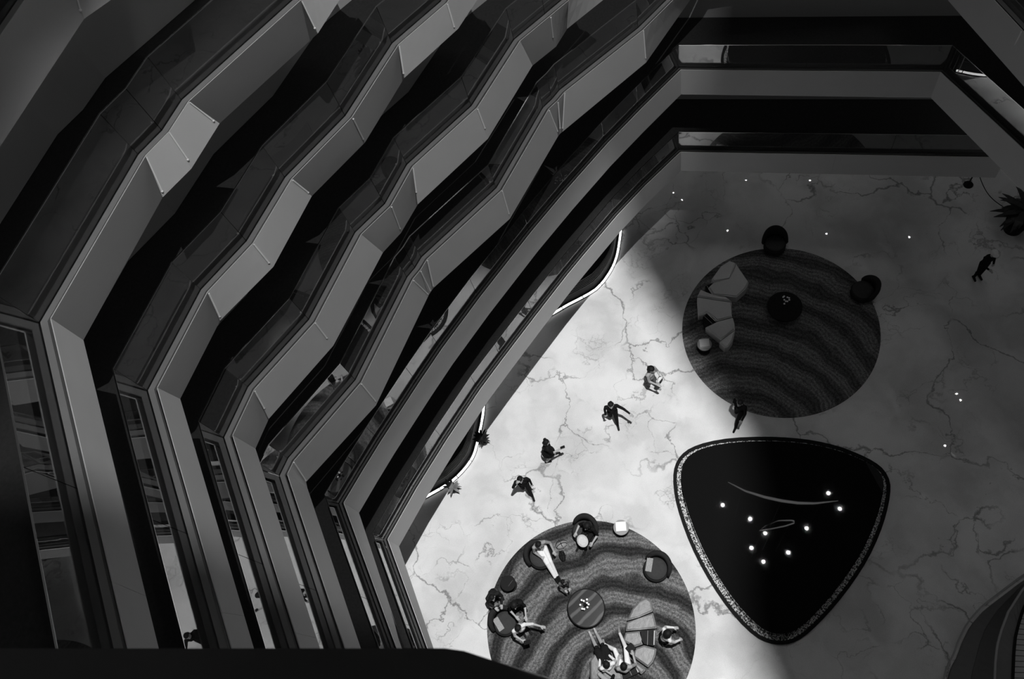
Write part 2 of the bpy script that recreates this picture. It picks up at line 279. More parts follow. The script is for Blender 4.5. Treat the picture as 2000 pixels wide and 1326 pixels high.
# ---------------------------------------------------------------- object helpers
def link(name, mesh, parent=None):
    o = bpy.data.objects.new(name, mesh)
    COL.objects.link(o)
    if parent is not None:
        o.parent = parent
    return o

def obj(name, bm, material, parent=None, smooth=False, loc=None):
    me = bpy.data.meshes.new(name)
    bm.normal_update()
    bm.to_mesh(me)
    bm.free()
    for m in (material if isinstance(material, (list, tuple)) else [material]):
        me.materials.append(m)
    if smooth:
        for p in me.polygons:
            p.use_smooth = True
    o = link(name, me, parent)
    if loc is not None:
        o.location = loc
    return o

def tag(o, label, cat, group=None):
    o['label'] = label
    o['category'] = cat
    if group:
        o['group'] = group
    return o

def thing(name, label, cat, loc=(0, 0, 0), rz=0.0, group=None):
    o = bpy.data.objects.new(name, None)
    o.empty_display_size = 0.2
    COL.objects.link(o)
    o.location = loc
    o.rotation_euler = (0, 0, rz)
    return tag(o, label, cat, group)

def struct(o):
    o['kind'] = 'structure'
    return o

def box(bm, x0, x1, y0, y1, z0, z1):
    vs_ = [bm.verts.new(p) for p in ((x0, y0, z0), (x1, y0, z0), (x1, y1, z0), (x0, y1, z0), (x0, y0, z1), (x1, y0, z1), (x1, y1, z1), (x0, y1, z1))]
    for f in ((3, 2, 1, 0), (4, 5, 6, 7), (0, 1, 5, 4), (1, 2, 6, 5), (2, 3, 7, 6), (3, 0, 4, 7)):
        bm.faces.new([vs_[i] for i in f])
    return bm

def bm_box(*a):
    return box(bmesh.new(), *a)

def area2(poly):
    return sum(poly[i][0] * poly[(i + 1) % len(poly)][1] - poly[(i + 1) % len(poly)][0] * poly[i][1] for i in range(len(poly)))

def prism(poly, z0, z1, bevel=0.0, seg=3):
    bm = bmesh.new()
    if area2(poly) < 0:
        poly = poly[::-1]
    lo = [bm.verts.new((x, y, z0)) for x, y in poly]
    hi = [bm.verts.new((x, y, z1)) for x, y in poly]
    n = len(poly)
    top = bm.faces.new(hi)
    bm.faces.new(lo[::-1])
    for i in range(n):
        bm.faces.new((lo[i], lo[(i + 1) % n], hi[(i + 1) % n], hi[i]))
    if bevel:
        es = list(top.edges) + [e for e in bm.edges if (e.verts[0].co - e.verts[1].co).xy.length < 1e-6]
        bmesh.ops.bevel(bm, geom=es, offset=bevel, segments=seg, affect='EDGES', profile=0.6)
    return bm

def lathe(profile, seg=32, bm=None, cx=0.0, cy=0.0, sx=1.0, sy=1.0):
    bm = bm or bmesh.new()
    rings = []
    for r, z in profile:
        if r < 1e-5:
            rings.append([bm.verts.new((cx, cy, z))])
        else:
            rings.append([bm.verts.new((cx + sx * r * math.cos(2 * PI * i / seg), cy + sy * r * math.sin(2 * PI * i / seg), z)) for i in range(seg)])
    for a, b in zip(rings, rings[1:]):
        for i in range(seg):
            j = (i + 1) % seg
            if len(a) == 1 and len(b) == 1:
                continue
            if len(a) == 1:
                bm.faces.new((a[0], b[j], b[i]))
            elif len(b) == 1:
                bm.faces.new((a[i], a[j], b[0]))
            else:
                bm.faces.new((a[i], a[j], b[j], b[i]))
    bmesh.ops.recalc_face_normals(bm, faces=bm.faces)
    return bm

def tube(path, r, seg=8, bm=None, cap=True):
    bm = bm or bmesh.new()
    path = [Vector(p) for p in path]
    rr = r if isinstance(r, (list, tuple)) else [r] * len(path)
    rings = []
    for i, p in enumerate(path):
        d = (path[min(i + 1, len(path) - 1)] - path[max(i - 1, 0)]).normalized()
        u = d.cross(Vector((0, 0, 1)))
        if u.length < 1e-3:
            u = Vector((1, 0, 0))
        u.normalize()
        v = d.cross(u)
        rings.append([bm.verts.new(p + (u * math.cos(2 * PI * k / seg) + v * math.sin(2 * PI * k / seg)) * rr[i]) for k in range(seg)])
    for a, b in zip(rings, rings[1:]):
        for k in range(seg):
            bm.faces.new((a[k], a[(k + 1) % seg], b[(k + 1) % seg], b[k]))
    if cap:
        bm.faces.new(rings[0][::-1])
        bm.faces.new(rings[-1])
    bmesh.ops.recalc_face_normals(bm, faces=bm.faces)
    return bm

def offset(poly, d, miter=1.7):
    """offset an open polyline to its right-hand side by d"""
    out = []
    n = len(poly)
    for i in range(n):
        nn = []
        for a, b in ((i - 1, i), (i, i + 1)):
            if a < 0 or b >= n:
                continue
            v = Vector(poly[b]) - Vector(poly[a])
            v.normalize()
            nn.append(Vector((v.y, -v.x)))
        if len(nn) == 1:
            m = nn[0] * d
        else:
            s = nn[0] + nn[1]
            s.normalize()
            m = s * min(d / max(s.dot(nn[0]), 0.3), d * miter) if d > 0 else s * max(d / max(s.dot(nn[0]), 0.3), d * miter)
        out.append((poly[i][0] + m.x, poly[i][1] + m.y))
    return out

def offset_closed(poly, d):
    """inward offset of a counter-clockwise closed polygon"""
    n = len(poly)
    if area2(poly) < 0:
        poly = poly[::-1]
    out = []
    for i in range(n):
        a, b, c = Vector(poly[i - 1]), Vector(poly[i]), Vector(poly[(i + 1) % n])
        u, v = (b - a).normalized(), (c - b).normalized()
        s = (Vector((-u.y, u.x)) + Vector((-v.y, v.x))).normalized()
        k = d / max(s.dot(Vector((-u.y, u.x))), 0.4)
        out.append((b.x + s.x * k, b.y + s.y * k))
    return out

def smooth_closed(poly, it=2):
    for _ in range(it):
        q = []
        for i in range(len(poly)):
            a, b = poly[i], poly[(i + 1) % len(poly)]
            q += [(a[0] * .75 + b[0] * .25, a[1] * .75 + b[1] * .25), (a[0] * .25 + b[0] * .75, a[1] * .25 + b[1] * .75)]
        poly = q
    return poly

def resample(path, n):
    P = [Vector(p) for p in path]
    L = [0.0]
    for a, b in zip(P, P[1:]):
        L.append(L[-1] + (b - a).length)
    out = []
    for k in range(n + 1):
        t = L[-1] * k / n
        for i in range(len(P) - 1):
            if t <= L[i + 1] + 1e-9:
                s = (t - L[i]) / max(L[i + 1] - L[i], 1e-9)
                out.append(tuple(P[i].lerp(P[i + 1], s)))
                break
    return out

def band(polyA, zA, polyB, zB, thick=0.0):
    """ribbon between two polylines; with thickness downward it becomes a solid"""
    bm = bmesh.new()
    a = [bm.verts.new((x, y, zA)) for x, y in polyA]
    b = [bm.verts.new((x, y, zB)) for x, y in polyB]
    n = len(a)
    for i in range(n - 1):
        bm.faces.new((a[i], a[i + 1], b[i + 1], b[i]))
    if thick:
        c = [bm.verts.new((x, y, zA - thick)) for x, y in polyA]
        d = [bm.verts.new((x, y, zB - thick)) for x, y in polyB]
        for i in range(n - 1):
            bm.faces.new((c[i], d[i], d[i + 1], c[i + 1]))
            bm.faces.new((a[i], c[i], c[i + 1], a[i + 1]))
            bm.faces.new((b[i], b[i + 1], d[i + 1], d[i]))
        bm.faces.new((a[0], b[0], d[0], c[0]))
        bm.faces.new((a[-1], c[-1], d[-1], b[-1]))
    bmesh.ops.recalc_face_normals(bm, faces=bm.faces)
    return bm

def wallband(poly, z0, z1, t):
    """vertical wall of thickness t standing on a polyline"""
    inn = offset(poly, t)
    return band(poly, z1, inn, z1, z1 - z0)

# ---------------------------------------------------------------- setting: floor, ceiling
fl = obj('floor', bm_box(-40, 40, -25, 45, -0.2, 0.0), M_MARBLE)
struct(fl)
ce = obj('ceiling', bm_box(-9, 16, -6, 22, 39.3, 39.6), M_CEIL)
struct(ce)

# ---------------------------------------------------------------- balconies
BAL_LABEL = {
    1: 'lowest balcony, straight pale parapet right above the bright marble floor',
    2: 'second balcony up, straight pale parapet between the lowest one and the wavy ones',
    3: 'third balcony up, first wavy faceted parapet above the two straight ones',
    4: 'fourth balcony up, wavy faceted pale parapet, second of the wavy ones',
    5: 'fifth balcony up, wavy faceted pale parapet, third of the wavy ones',
    6: 'sixth balcony up, dim wavy parapet that bends at the far left',
    7: 'topmost balcony, short piece of wide parapet in the upper left corner',
}
right3_t = [[8.6, 9.3], [7.374, 12.232], [6.853, 13.472], [6.2, 15.0], [5.3, 17.2], [0.9, 17.2]]
LEVELS[3]['facet'] = [[list(p), list(q), LEVELS[3]['zb']] for p, q in zip(right3_t, right3_t[1:] + [LEVELS[3]['bot'][0]])] + LEVELS[3]['facet']
LEVELS[3]['top'] = right3_t + LEVELS[3]['top']
LEVELS[3]['bot'] = [list(p) for p in right3_t] + [list(LEVELS[3]['bot'][0])] + LEVELS[3]['bot'][1:]
for key in ('top', 'bot'):
    a, b = Vector(LEVELS[2][key][1]), Vector(LEVELS[2][key][0])
    LEVELS[2][key][0] = list(b + (b - a).normalized() * 3.0)
LEVELS[2]['facet'][0][0] = LEVELS[2]['bot'][0]
RODS[3] = RODS[3] + RODS[8]
DEPTH = {1: 7.0, 2: 5.5, 3: 2.4, 4: 2.2, 5: 2.2, 6: 2.2, 7: 2.2}
roots = {}
for k in range(1, 8):
    L = LEVELS[k]
    T, B, zt, zb = L['top'], L['bot'], L['zt'], L['zb']
    root = thing('balcony', BAL_LABEL[k], 'balcony', (T[-1][0], T[-1][1], zb), 0, 'balconies stacked around the atrium')
    roots[k] = root
    inv = Matrix.Translation(-Vector(root.location))
    def part(name, bm, material, smooth=False, parent=None):
        bmesh.ops.transform(bm, matrix=inv, verts=bm.verts)
        return obj(name, bm, material, parent or root, smooth)
    # parapet panels, one per facet, long straight ones cut into lengths
    for i in range(len(T) - 1):
        ln = (Vector(T[i]) - Vector(T[i + 1])).length
        fa, fb_, fz = L['facet'][i]
        dv = (Vector(T[i + 1]) - Vector(T[i])).normalized()
        nin = Vector((dv.y, -dv.x)) * 0.014
        cuts = max(1, round(ln / 4.2))
        for c in range(cuts):
            s0, s1 = c / cuts, (c + 1) / cuts
            e = 0.002 / max(ln, .1) if cuts > 1 else 0
            bm = bmesh.new()
            NU, NV = 4, 2
            g0, g1 = [], []
            for u in range(NU + 1):
                s = (s0 + e) + (s1 - s0 - 2 * e) * u / NU
                c0, c1 = [], []
                for v in range(NV + 1):
                    w = v / NV
                    t_ = Vector(T[i]).lerp(Vector(T[i + 1]), s)
                    b_ = Vector(fa).lerp(Vector(fb_), s)
                    q = t_.lerp(b_, w)
                    c0.append(bm.verts.new((q.x, q.y, zt + (fz - zt) * w)))
                    c1.append(bm.verts.new((q.x + nin.x, q.y + nin.y, zt + (fz - zt) * w)))
                g0.append(c0)
                g1.append(c1)
            for u in range(NU):
                for v in range(NV):
                    bm.faces.new((g0[u][v], g0[u + 1][v], g0[u + 1][v + 1], g0[u][v + 1]))
                    bm.faces.new((g1[u][v], g1[u][v + 1], g1[u + 1][v + 1], g1[u + 1][v]))
                for v in (0, NV):
                    f = (g0[u][v], g1[u][v], g1[u + 1][v], g0[u + 1][v])
                    bm.faces.new(f if v == 0 else f[::-1])
            for v in range(NV):
                bm.faces.new((g0[0][v], g0[0][v + 1], g1[0][v + 1], g1[0][v]))
                bm.faces.new((g0[NU][v], g1[NU][v], g1[NU][v + 1], g0[NU][v + 1]))
            bmesh.ops.recalc_face_normals(bm, faces=bm.faces)
            part('parapet_panel', bm, M_PAR)
    cw = (0.07, 0.115) if k <= 2 else (0.075, 0.165)
    part('coping', band(offset(T, cw[0]), zt - 0.04, offset(T, cw[1]), zt - 0.04, 0.06), M_COPD if k <= 2 else M_COP)
    gs = cw[1] + 0.012
    G0 = offset(T, gs)
    hg = 0.74
    # glass panes between the kinks
    for i in range(len(G0) - 1):
        a, b = Vector(G0[i]), Vector(G0[i + 1])
        ln = (b - a).length
        if ln < 0.15:
            continue
        nn = max(1, round(ln / 2.6))
        d = (b - a).normalized()
        nr = Vector((d.y, -d.x)) * 0.015
        for c in range(nn):
            p = a.lerp(b, c / nn) + d * 0.004
            q = a.lerp(b, (c + 1) / nn) - d * 0.004
            part('glass_pane', prism([tuple(p), tuple(q), tuple(q + nr), tuple(p + nr)], zt - 0.25, zt + hg), M_GLASS)
    part('glass_channel', band(offset(T, gs - 0.015), zt - 0.24, offset(T, gs + 0.03), zt - 0.24, 0.10), M_BLACK)
    part('top_rail', band(offset(T, gs - 0.003), zt + hg + 0.010, offset(T, gs + 0.017), zt + hg + 0.010, 0.009), M_STEEL)
    # slab: carpeted corridor behind the parapet
    W = offset(T, DEPTH[k], 3.0)
    part('slab', band(offset(T, 0.08 if k < 3 else 0.34), zb + 0.26, W, zb + 0.26, 0.20), M_CARPET)
    zn = LEVELS[k + 1]['zb'] if k < 7 else zt + 2.0
    w = obj('wall_left', band(offset(T, DEPTH[k] * 0.92 if k > 2 else 2.6, 3.0), zn, offset(T, DEPTH[k] * 0.97 if k > 2 else 2.7, 3.0), zn, zn - zb - 0.27), M_DARK)
    struct(w)
    if k < 7:
        cv = offset(T, (DEPTH[k] * 0.92 if k > 2 else 2.6) - 0.16, 3.0)
        part('corridor_fill_tube', tube([(x, y, zn - 0.12) for x, y in cv], 0.03, 6), M_CORRFILL)  # added glowing tube, lifts the darkness inside the corridor
    for (a, b) in RODS.get(k, []):
        d = Vector(b) - Vector(a)
        bm = tube([a, b], 0.015 if k < 6 else 0.010, 6)
        rod = part('cover_strip', bm, M_STRIP)
        bm = lathe([(0, -0.018), (0.016, -0.009), (0.018, 0.0), (0.016, 0.009), (0, 0.018)], 8)
        bmesh.ops.translate(bm, vec=Vector(b), verts=bm.verts)
        part('bracket', bm, M_WHITE, parent=rod)

# camera's own parapet cap, just below the lens
lg = thing('handrail_cap', 'near black polished parapet cap along the bottom left edge', 'railing', (-0.6, -0.2, 24.15))
front = LEDGE
poly = [(x, y) for x, y in front] + [(-0.02, -0.5), (-1.4, -0.5), (-1.4, front[0][1] - 0.03)]
poly = [(x + 0.6, y + 0.2) for x, y in poly]
obj('cap', prism(poly, -0.03, 0.0, 0.006, 2), mat('black_polished_cap', 0.05, 0.18, 0.5), lg)
lower = [(x, y - 0.015) for x, y in poly[:6]] + poly[6:]
obj('parapet_wall', prism([(x, y - 0.02) for x, y in poly], -0.9, -0.03), M_BLACK, lg)
for x in (-0.32, -0.21, -0.14):
    obj('stud', lathe([(0, 0.006), (0.004, 0.005), (0.005, 0.0)], 10, cx=x + 0.6, cy=0.2 + 0.012), M_STEEL, lg, True)

# ---------------------------------------------------------------- ceiling lamps, downlights, added fill lamps and light mask
def lamp(name, label, loc, r, lens, group):
    t = thing(name, label, 'lamp', loc, 0, group)
    obj('housing', lathe([(0, 0.12), (r * 1.3, 0.12), (r * 1.4, 0.0), (r * 1.15, 0.0), (r * 1.1, 0.03), (0, 0.03)], 16), M_BLACK, t, False)
    obj('lens', lathe([(0, 0.012), (r, 0.012), (r, 0.02), (0, 0.02)], 16), lens, t)
    return t
for x, y in PONDLAMPS:
    lamp('ceiling_lamp', 'bright ceiling spotlight mirrored as a white star in the black pond', (x, y, 39.12), 0.10, M_LAMP, 'ceiling spotlights mirrored in the pond')
tk = thing('stage_spotlight', 'large stage spotlight with added light-shaping plate under the ceiling', 'lamp', (KEY[0], KEY[1], KEY[2] + 0.9))
obj('yoke', bm_box(-0.04, 0.04, -0.04, 0.04, 0.2, 0.9), M_BLACK, tk)
obj('barrel', lathe([(0, 0.45), (0.2, 0.45), (0.32, 0.0), (0.30, 0.0), (0.18, 0.40), (0, 0.40)], 20), M_BLACK, tk)
def to_plate(pool):
    return [((x - KEY[0]) / KEY[2], (y - KEY[1]) / KEY[2]) for x, y in pool]
def filled(loops, z):
    bm = bmesh.new()
    es = []
    for lp in loops:
        vv = [bm.verts.new((p[0], p[1], z)) for p in lp]
        es += [bm.edges.new((vv[q - 1], vv[q])) for q in range(len(vv))]
    bmesh.ops.triangle_fill(bm, use_beauty=True, edges=es)
    return bm
# added plate one metre below the lens shapes the light: open for the pool on the marble, dimming gel for the balconies, opaque elsewhere
opening = to_plate(GEL_OUTER + POOL_RIGHT)
obj('light_mask_plate', filled([opening, [(-0.25 + 0.9 * math.cos(q * PI / 16), 0.16 + 0.9 * math.sin(q * PI / 16)) for q in range(32)]], -1.9), M_BLACK, tk)
m_gel = bpy.data.materials.new('dimming_gel')
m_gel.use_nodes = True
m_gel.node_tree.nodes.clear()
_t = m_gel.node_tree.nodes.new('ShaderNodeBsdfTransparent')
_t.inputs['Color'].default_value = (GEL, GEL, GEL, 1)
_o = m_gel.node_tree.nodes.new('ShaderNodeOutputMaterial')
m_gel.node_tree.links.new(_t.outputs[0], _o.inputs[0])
obj('dimming_gel', filled([to_plate(GEL_OUTER + GEL_INNER)], -1.9), m_gel, tk)
for q in (0, 9, 20, 27):
    obj('mask_rod', tube([(-0.25 + 0.88 * math.cos(q * PI / 16), 0.16 + 0.88 * math.sin(q * PI / 16), -1.9), (0.3 * math.cos(q * PI / 16), 0.3 * math.sin(q * PI / 16), 0.03)], 0.008, 6), M_BLACK, tk)
for x, y in DOWN:
    lamp('downlight', 'small ceiling downlight mirrored as a white dot in the marble floor', (x[0], x[1], y), 0.035, M_DOWN, 'downlights mirrored in the marble')
for i, (x, y) in enumerate(FILL_LAMPS):  # added lamps that brighten the shadow strip under the lowest balcony
    t = lamp('fill_lamp', 'added fill lamp under the lowest balcony brightening the marble below it', (x, y, 4.52), 0.22, M_FILL, 'added fill lamps under the lowest balcony')
    l = bpy.data.lights.new('fill_light', 'SPOT')
    l.energy = 50
    l.spot_size = math.radians(150)
    l.spot_blend = 1.0
    l.shadow_soft_size = 0.22
    o = link('fill_light', l, t)
    o.location = (0, 0, -0.03)
for i, R_ in enumerate(RIBBONS):
    pts = [(x, y, 30.0) for x, y in R_]
    path = resample(pts, 28)
    w = 0.22 if i == 0 else 0.12
    bm = bmesh.new()
    a = [bm.verts.new((p[0], p[1], p[2])) for p in path]
    b = [bm.verts.new((p[0] + 0.05, p[1] + w * math.sin(PI * (0.1 + 0.8 * j / 28)), p[2] + 0.15)) for j, p in enumerate(path)]
    for j in range(28):
        bm.faces.new((a[j], a[j + 1], b[j + 1], b[j]))
    bmesh.ops.solidify(bm, geom=bm.faces[:], thickness=0.02)
    t = thing('ribbon_chandelier', ['long curved', 'small looped'][i] + ' hanging ribbon light mirrored in the black pond', 'chandelier', (path[0][0], path[0][1], 30.0))
    bmesh.ops.translate(bm, vec=-Vector(t.location), verts=bm.verts)
    obj('ribbon', bm, M_RIB, t)
    bm = bmesh.new()
    for j in (4, 14, 24):
        p = Vector(path[j]) - Vector(t.location)
        tube([p + Vector((0, 0, 0.1)), p + Vector((0, 0, 9.2))], 0.006, 5, bm)
    obj('cable', bm, M_BLACK, t)

# ---------------------------------------------------------------- rugs
def rug(x, y, r, m, label):
    o = obj('round_rug', lathe([(0, 0.0), (r - 0.01, 0.0), (r, 0.008), (r - 0.02, 0.018), (0, 0.018)], 96), m, loc=(x, y, 0.0))
    return tag(o, label, 'rug', 'round rugs on the marble floor')
rug(*RUGA, rug_material('rug_weave_dim', 0.08, 0.17, (-1.5, -4.0, 0)), 'round dark rug in the shade, upper of the two rugs')
rug(*RUGB, rug_material('rug_weave', 0.035, 0.17, (1.2, -2.2, 0)), 'round rug with swirling bands in the bright light, lower of the two')

# ---------------------------------------------------------------- pond
pond = thing('black_pond', 'black glossy rounded triangular pond with a pebble border', 'pond', (3.0, 5.6, 0.0))
pl = smooth_closed([(x - 3.0, y - 5.6) for x, y in POND], 1)
if area2(pl) < 0:
    pl = pl[::-1]
def ring(outer, inner, z0, z1):
    bm = bmesh.new()
    n = len(outer)
    a = [bm.verts.new((x, y, z1)) for x, y in outer]
    b = [bm.verts.new((x, y, z1)) for x, y in inner]
    c = [bm.verts.new((x, y, z0)) for x, y in outer]
    d = [bm.verts.new((x, y, z0)) for x, y in inner]
    for i in range(n):
        j = (i + 1) % n
        bm.faces.new((a[i], a[j], b[j], b[i]))
        bm.faces.new((c[i], c[j], a[j], a[i]))
        bm.faces.new((b[i], b[j], d[j], d[i]))
        bm.faces.new((d[i], d[j], c[j], c[i]))
    bmesh.ops.recalc_face_normals(bm, faces=bm.faces)
    return bm
i1 = offset_closed(pl, 0.10)
i2 = offset_closed(pl, 0.25)
i3 = offset_closed(pl, 0.29)
obj('kerb', ring(pl, i1, 0.0, 0.10), mat('black_kerb', 0.008, 0.6, 0.08), pond)
obj('gravel_bed', ring(i1, i2, 0.0, 0.04), M_GRAVD, pond)
obj('basin', prism(i2, 0.0, 0.40, 0.03, 3), M_GLOSSY, pond)
obj('water', prism(i3, 0.401, 0.405), M_GLOSSY, pond)
# loose pebbles between kerb and basin
bm = bmesh.new()
bmd = bmesh.new()
n = len(i1)
for i in range(n):
    a0, a1, b0, b1 = Vector(i1[i]), Vector(i1[(i + 1) % n]), Vector(i2[i]), Vector(i2[(i + 1) % n])
    cnt = int((a1 - a0).length * 210)
    for _ in range(cnt):
        s, t_ = random.random(), random.uniform(0.05, 0.95)
        p = a0.lerp(a1, s).lerp(b0.lerp(b1, s), t_)
        r = random.uniform(0.012, 0.022)
        tgt = bm if random.random() < 0.8 else bmd
        vs_ = [tgt.verts.new((p.x + r * dx, p.y + r * dy, 0.045 + r * 0.6 * dz)) for dx, dy, dz in ((1, 0, 0), (0, 1, 0), (-1, 0, 0), (0, -1, 0), (0, 0, 1))]
        for q in range(4):
            tgt.faces.new((vs_[q], vs_[(q + 1) % 4], vs_[4]))
for b_, m_ in ((bm, M_GRAV), (bmd, M_GRAVD)):
    o = obj('pebbles', b_, m_, pond)
    o['kind'] = 'stuff'

# ---------------------------------------------------------------- LED counters under the lowest balcony
for i, path in enumerate(COUNTERS):
    c = thing('curved_counter', ['curved black counter with glowing foot, farther one below the lowest balcony', 'curved black counter with glowing foot and two plants, nearer one below the lowest balcony'][i], 'counter', (path[6][0], path[6][1], 0))
    o2 = Vector(path[6])
    pts = resample([(x - o2.x, y - o2.y, 0) for x, y in path], 36)
    pts = [(p[0], p[1]) for p in pts]
    # polylines run from far to near, the building is on their right-hand side; the light runs along the foot
    obj('foot', band(offset(pts, -0.03), 0.035, offset(pts, 0.12), 0.035, 0.035), M_BLACK, c)
    for s in range(6):
        g = [Vector(p) for p in pts[s * 6:s * 6 + 7]]
        g[0] = g[0].lerp(g[1], 0.12)
        g[-1] = g[-1].lerp(g[-2], 0.12)
        g = [tuple(p) for p in g]
        obj('light_strip', band(offset(g, -0.02), 0.075, offset(g, 0.05), 0.075, 0.035), M_LED, c)
    obj('front_panel', band(offset(pts, 0.14), 1.02, offset(pts, 0.18), 1.02, 1.02), M_BLACKW, c)
    for s in range(6):
        z = 0.45 + s * 0.105
        obj('rib', band(offset(pts, 0.125), z, offset(pts, 0.14), z, 0.014), mat('grey_wood_edge', 0.14, 0.4), c)
    obj('worktop', band(offset(pts, 0.10), 1.06, offset(pts, 0.75), 1.06, 0.04), M_BLACK, c)
    obj('back_panel', band(offset(pts, 0.70), 1.02, offset(pts, 0.74), 1.02, 1.02), M_BLACK, c)

def leaf(bm, base, az, length, width, lift, droop):
    d = Vector((math.cos(az), math.sin(az), 0))
    s = Vector((-d.y, d.x, 0))
    L_, R_ = [], []
    for j in range(6):
        t_ = j / 5
        p = Vector(base) + d * (length * t_) + Vector((0, 0, lift * t_ - droop * t_ * t_))
        w = width * math.sin(PI * min(0.97, 0.12 + 0.85 * t_))
        L_.append(bm.verts.new(p + s * w))
        R_.append(bm.verts.new(p - s * w))
    for j in range(5):
        bm.faces.new((L_[j], L_[j + 1], R_[j + 1], R_[j]))

def small_plant(xy, label, m, n):
    t = thing('potted_plant', label, 'plant', (xy[0] + 0.09, xy[1] - 0.06, 0), 0)
    obj('pot', lathe([(0, 0), (0.12, 0), (0.16, 0.3), (0.14, 0.3), (0.13, 0.25), (0, 0.25)], 16), M_BLACK, t, True)
    for j in range(n):
        bm = bmesh.new()
        leaf(bm, (0, 0, 0.26), j * 2.4, random.uniform(0.22, 0.4), 0.045, random.uniform(0.3, 0.55), 0.25)
        obj('leaf', bm, m, t)
small_plant(XY['plantC'], 'small plant with star-like pale leaves in front of the nearer glowing counter', M_LEAFG, 10)
small_plant(XY['plantD'], 'small dark bushy plant halfway along the nearer glowing counter', M_LEAF, 16)
pr = thing('potted_palm', 'big dark leafy palm standing at the right edge', 'plant', (XY['plantR'][0] + 0.12, XY['plantR'][1] + 0.05, 0.0))
obj('pot', lathe([(0, 0), (0.28, 0), (0.36, 0.5), (0.33, 0.5), (0.3, 0.44), (0, 0.44)], 20), M_BLACK, pr, True)
obj('trunk', tube([(0, 0, 0.4), (0.03, 0.02, 1.0)], [0.05, 0.035], 8), M_BLACKW, pr)
for j in range(44):
    bm = bmesh.new()
    leaf(bm, (0.03, 0.02, 0.75 + 0.008 * j), j * 2.399, random.uniform(0.5, 0.95), 0.095, random.uniform(0.2, 0.7), random.uniform(0.3, 0.7))
    obj('frond', bm, M_LEAF, pr)

# ---------------------------------------------------------------- furniture
def armchair(x, y, rz, label):
    """round seat, crescent back at local +y"""
    t = thing('armchair', label, 'armchair', (x, y, 0.018), rz, 'round lounge armchairs')
    obj('plinth', lathe([(0, 0), (0.27, 0), (0.30, 0.05), (0, 0.05)], 28), M_BLACK, t)
    obj('body', lathe([(0, 0.05), (0.30, 0.05), (0.365, 0.12), (0.375, 0.30), (0.34, 0.345), (0, 0.345)], 36), M_CHAIR, t, True)
    obj('seat_cushion', lathe([(0, 0.345), (0.31, 0.345), (0.335, 0.375), (0.32, 0.415), (0.2, 0.428), (0, 0.43)], 36), M_CHAIRIN, t, True)
    bm = bmesh.new()
    rings = []
    n = 22
    for i in range(n + 1):
        u = i / n
        ang = math.radians(8 + 164 * u)
        hgt = 0.40 + 0.36 * (math.sin(PI * u) ** 0.6)
        th = 0.045 + 0.05 * math.sin(PI * u)
        r0 = 0.335
        sec = [(r0, 0.22), (r0 + th + 0.03, 0.22), (r0 + th + 0.07, hgt * 0.8), (r0 + th + 0.055, hgt), (r0 + 0.035, hgt + 0.015), (r0 + 0.01, hgt * 0.82)]
        rings.append([bm.verts.new((r * math.cos(ang), r * math.sin(ang), z)) for r, z in sec])
    for a, b in zip(rings, rings[1:]):
        for q in range(6):
            bm.faces.new((a[q], b[q], b[(q + 1) % 6], a[(q + 1) % 6]))
    bm.faces.new(rings[0])
    bm.faces.new(rings[-1][::-1])
    bmesh.ops.recalc_face_normals(bm, faces=bm.faces)
    obj('backrest', bm, M_CHAIR, t, True)
    return t
armchair(*XY['ac1'], math.radians(52), 'dark round armchair holding the person in pale hoodie and white trousers')
armchair(*XY['ac2'], math.radians(-28), 'dark round armchair of the seated person with a pale round cushion on the lap')
armchair(*XY['ac3'], math.radians(-38), 'dark round armchair with a pale folded cloth, right rim of the bright rug')
armchair(*XY['ac4'], math.radians(48), 'dark round armchair with a pale folded cloth, at the left rim of the bright rug')
armchair(*XY['ac5'], math.radians(0), 'black round armchair at the top rim of the dark rug')
armchair(*XY['ac6'], math.radians(-82), 'black round armchair at the right rim of the dark rug')

def folded_cloth(x, y, rz, label):
    bm = bmesh.new()
    nx, ny = 6, 10
    g = [[bm.verts.new((-0.09 + 0.18 * i / nx, -0.2 + 0.4 * j / ny, 0.02 + 0.006 * math.sin(j * 1.9) + 0.004 * math.sin(i * 2.3 + j))) for j in range(ny + 1)] for i in range(nx + 1)]
    for i in range(nx):
        for j in range(ny):
            bm.faces.new((g[i][j], g[i + 1][j], g[i + 1][j + 1], g[i][j + 1]))
    bmesh.ops.solidify(bm, geom=bm.faces[:], thickness=0.018)
    o = obj('folded_cloth', bm, M_PALE, loc=(x, y, 0.455))
    o.rotation_euler = (0, 0, rz)
    return tag(o, label, 'cloth', 'folded cloths on armchairs')
folded_cloth(*XY['c1'], math.radians(-8), 'pale folded cloth on the armchair by the right rim of the bright rug')
folded_cloth(*XY['c2'], math.radians(38), 'pale folded cloth on the armchair by the left rim of the bright rug')

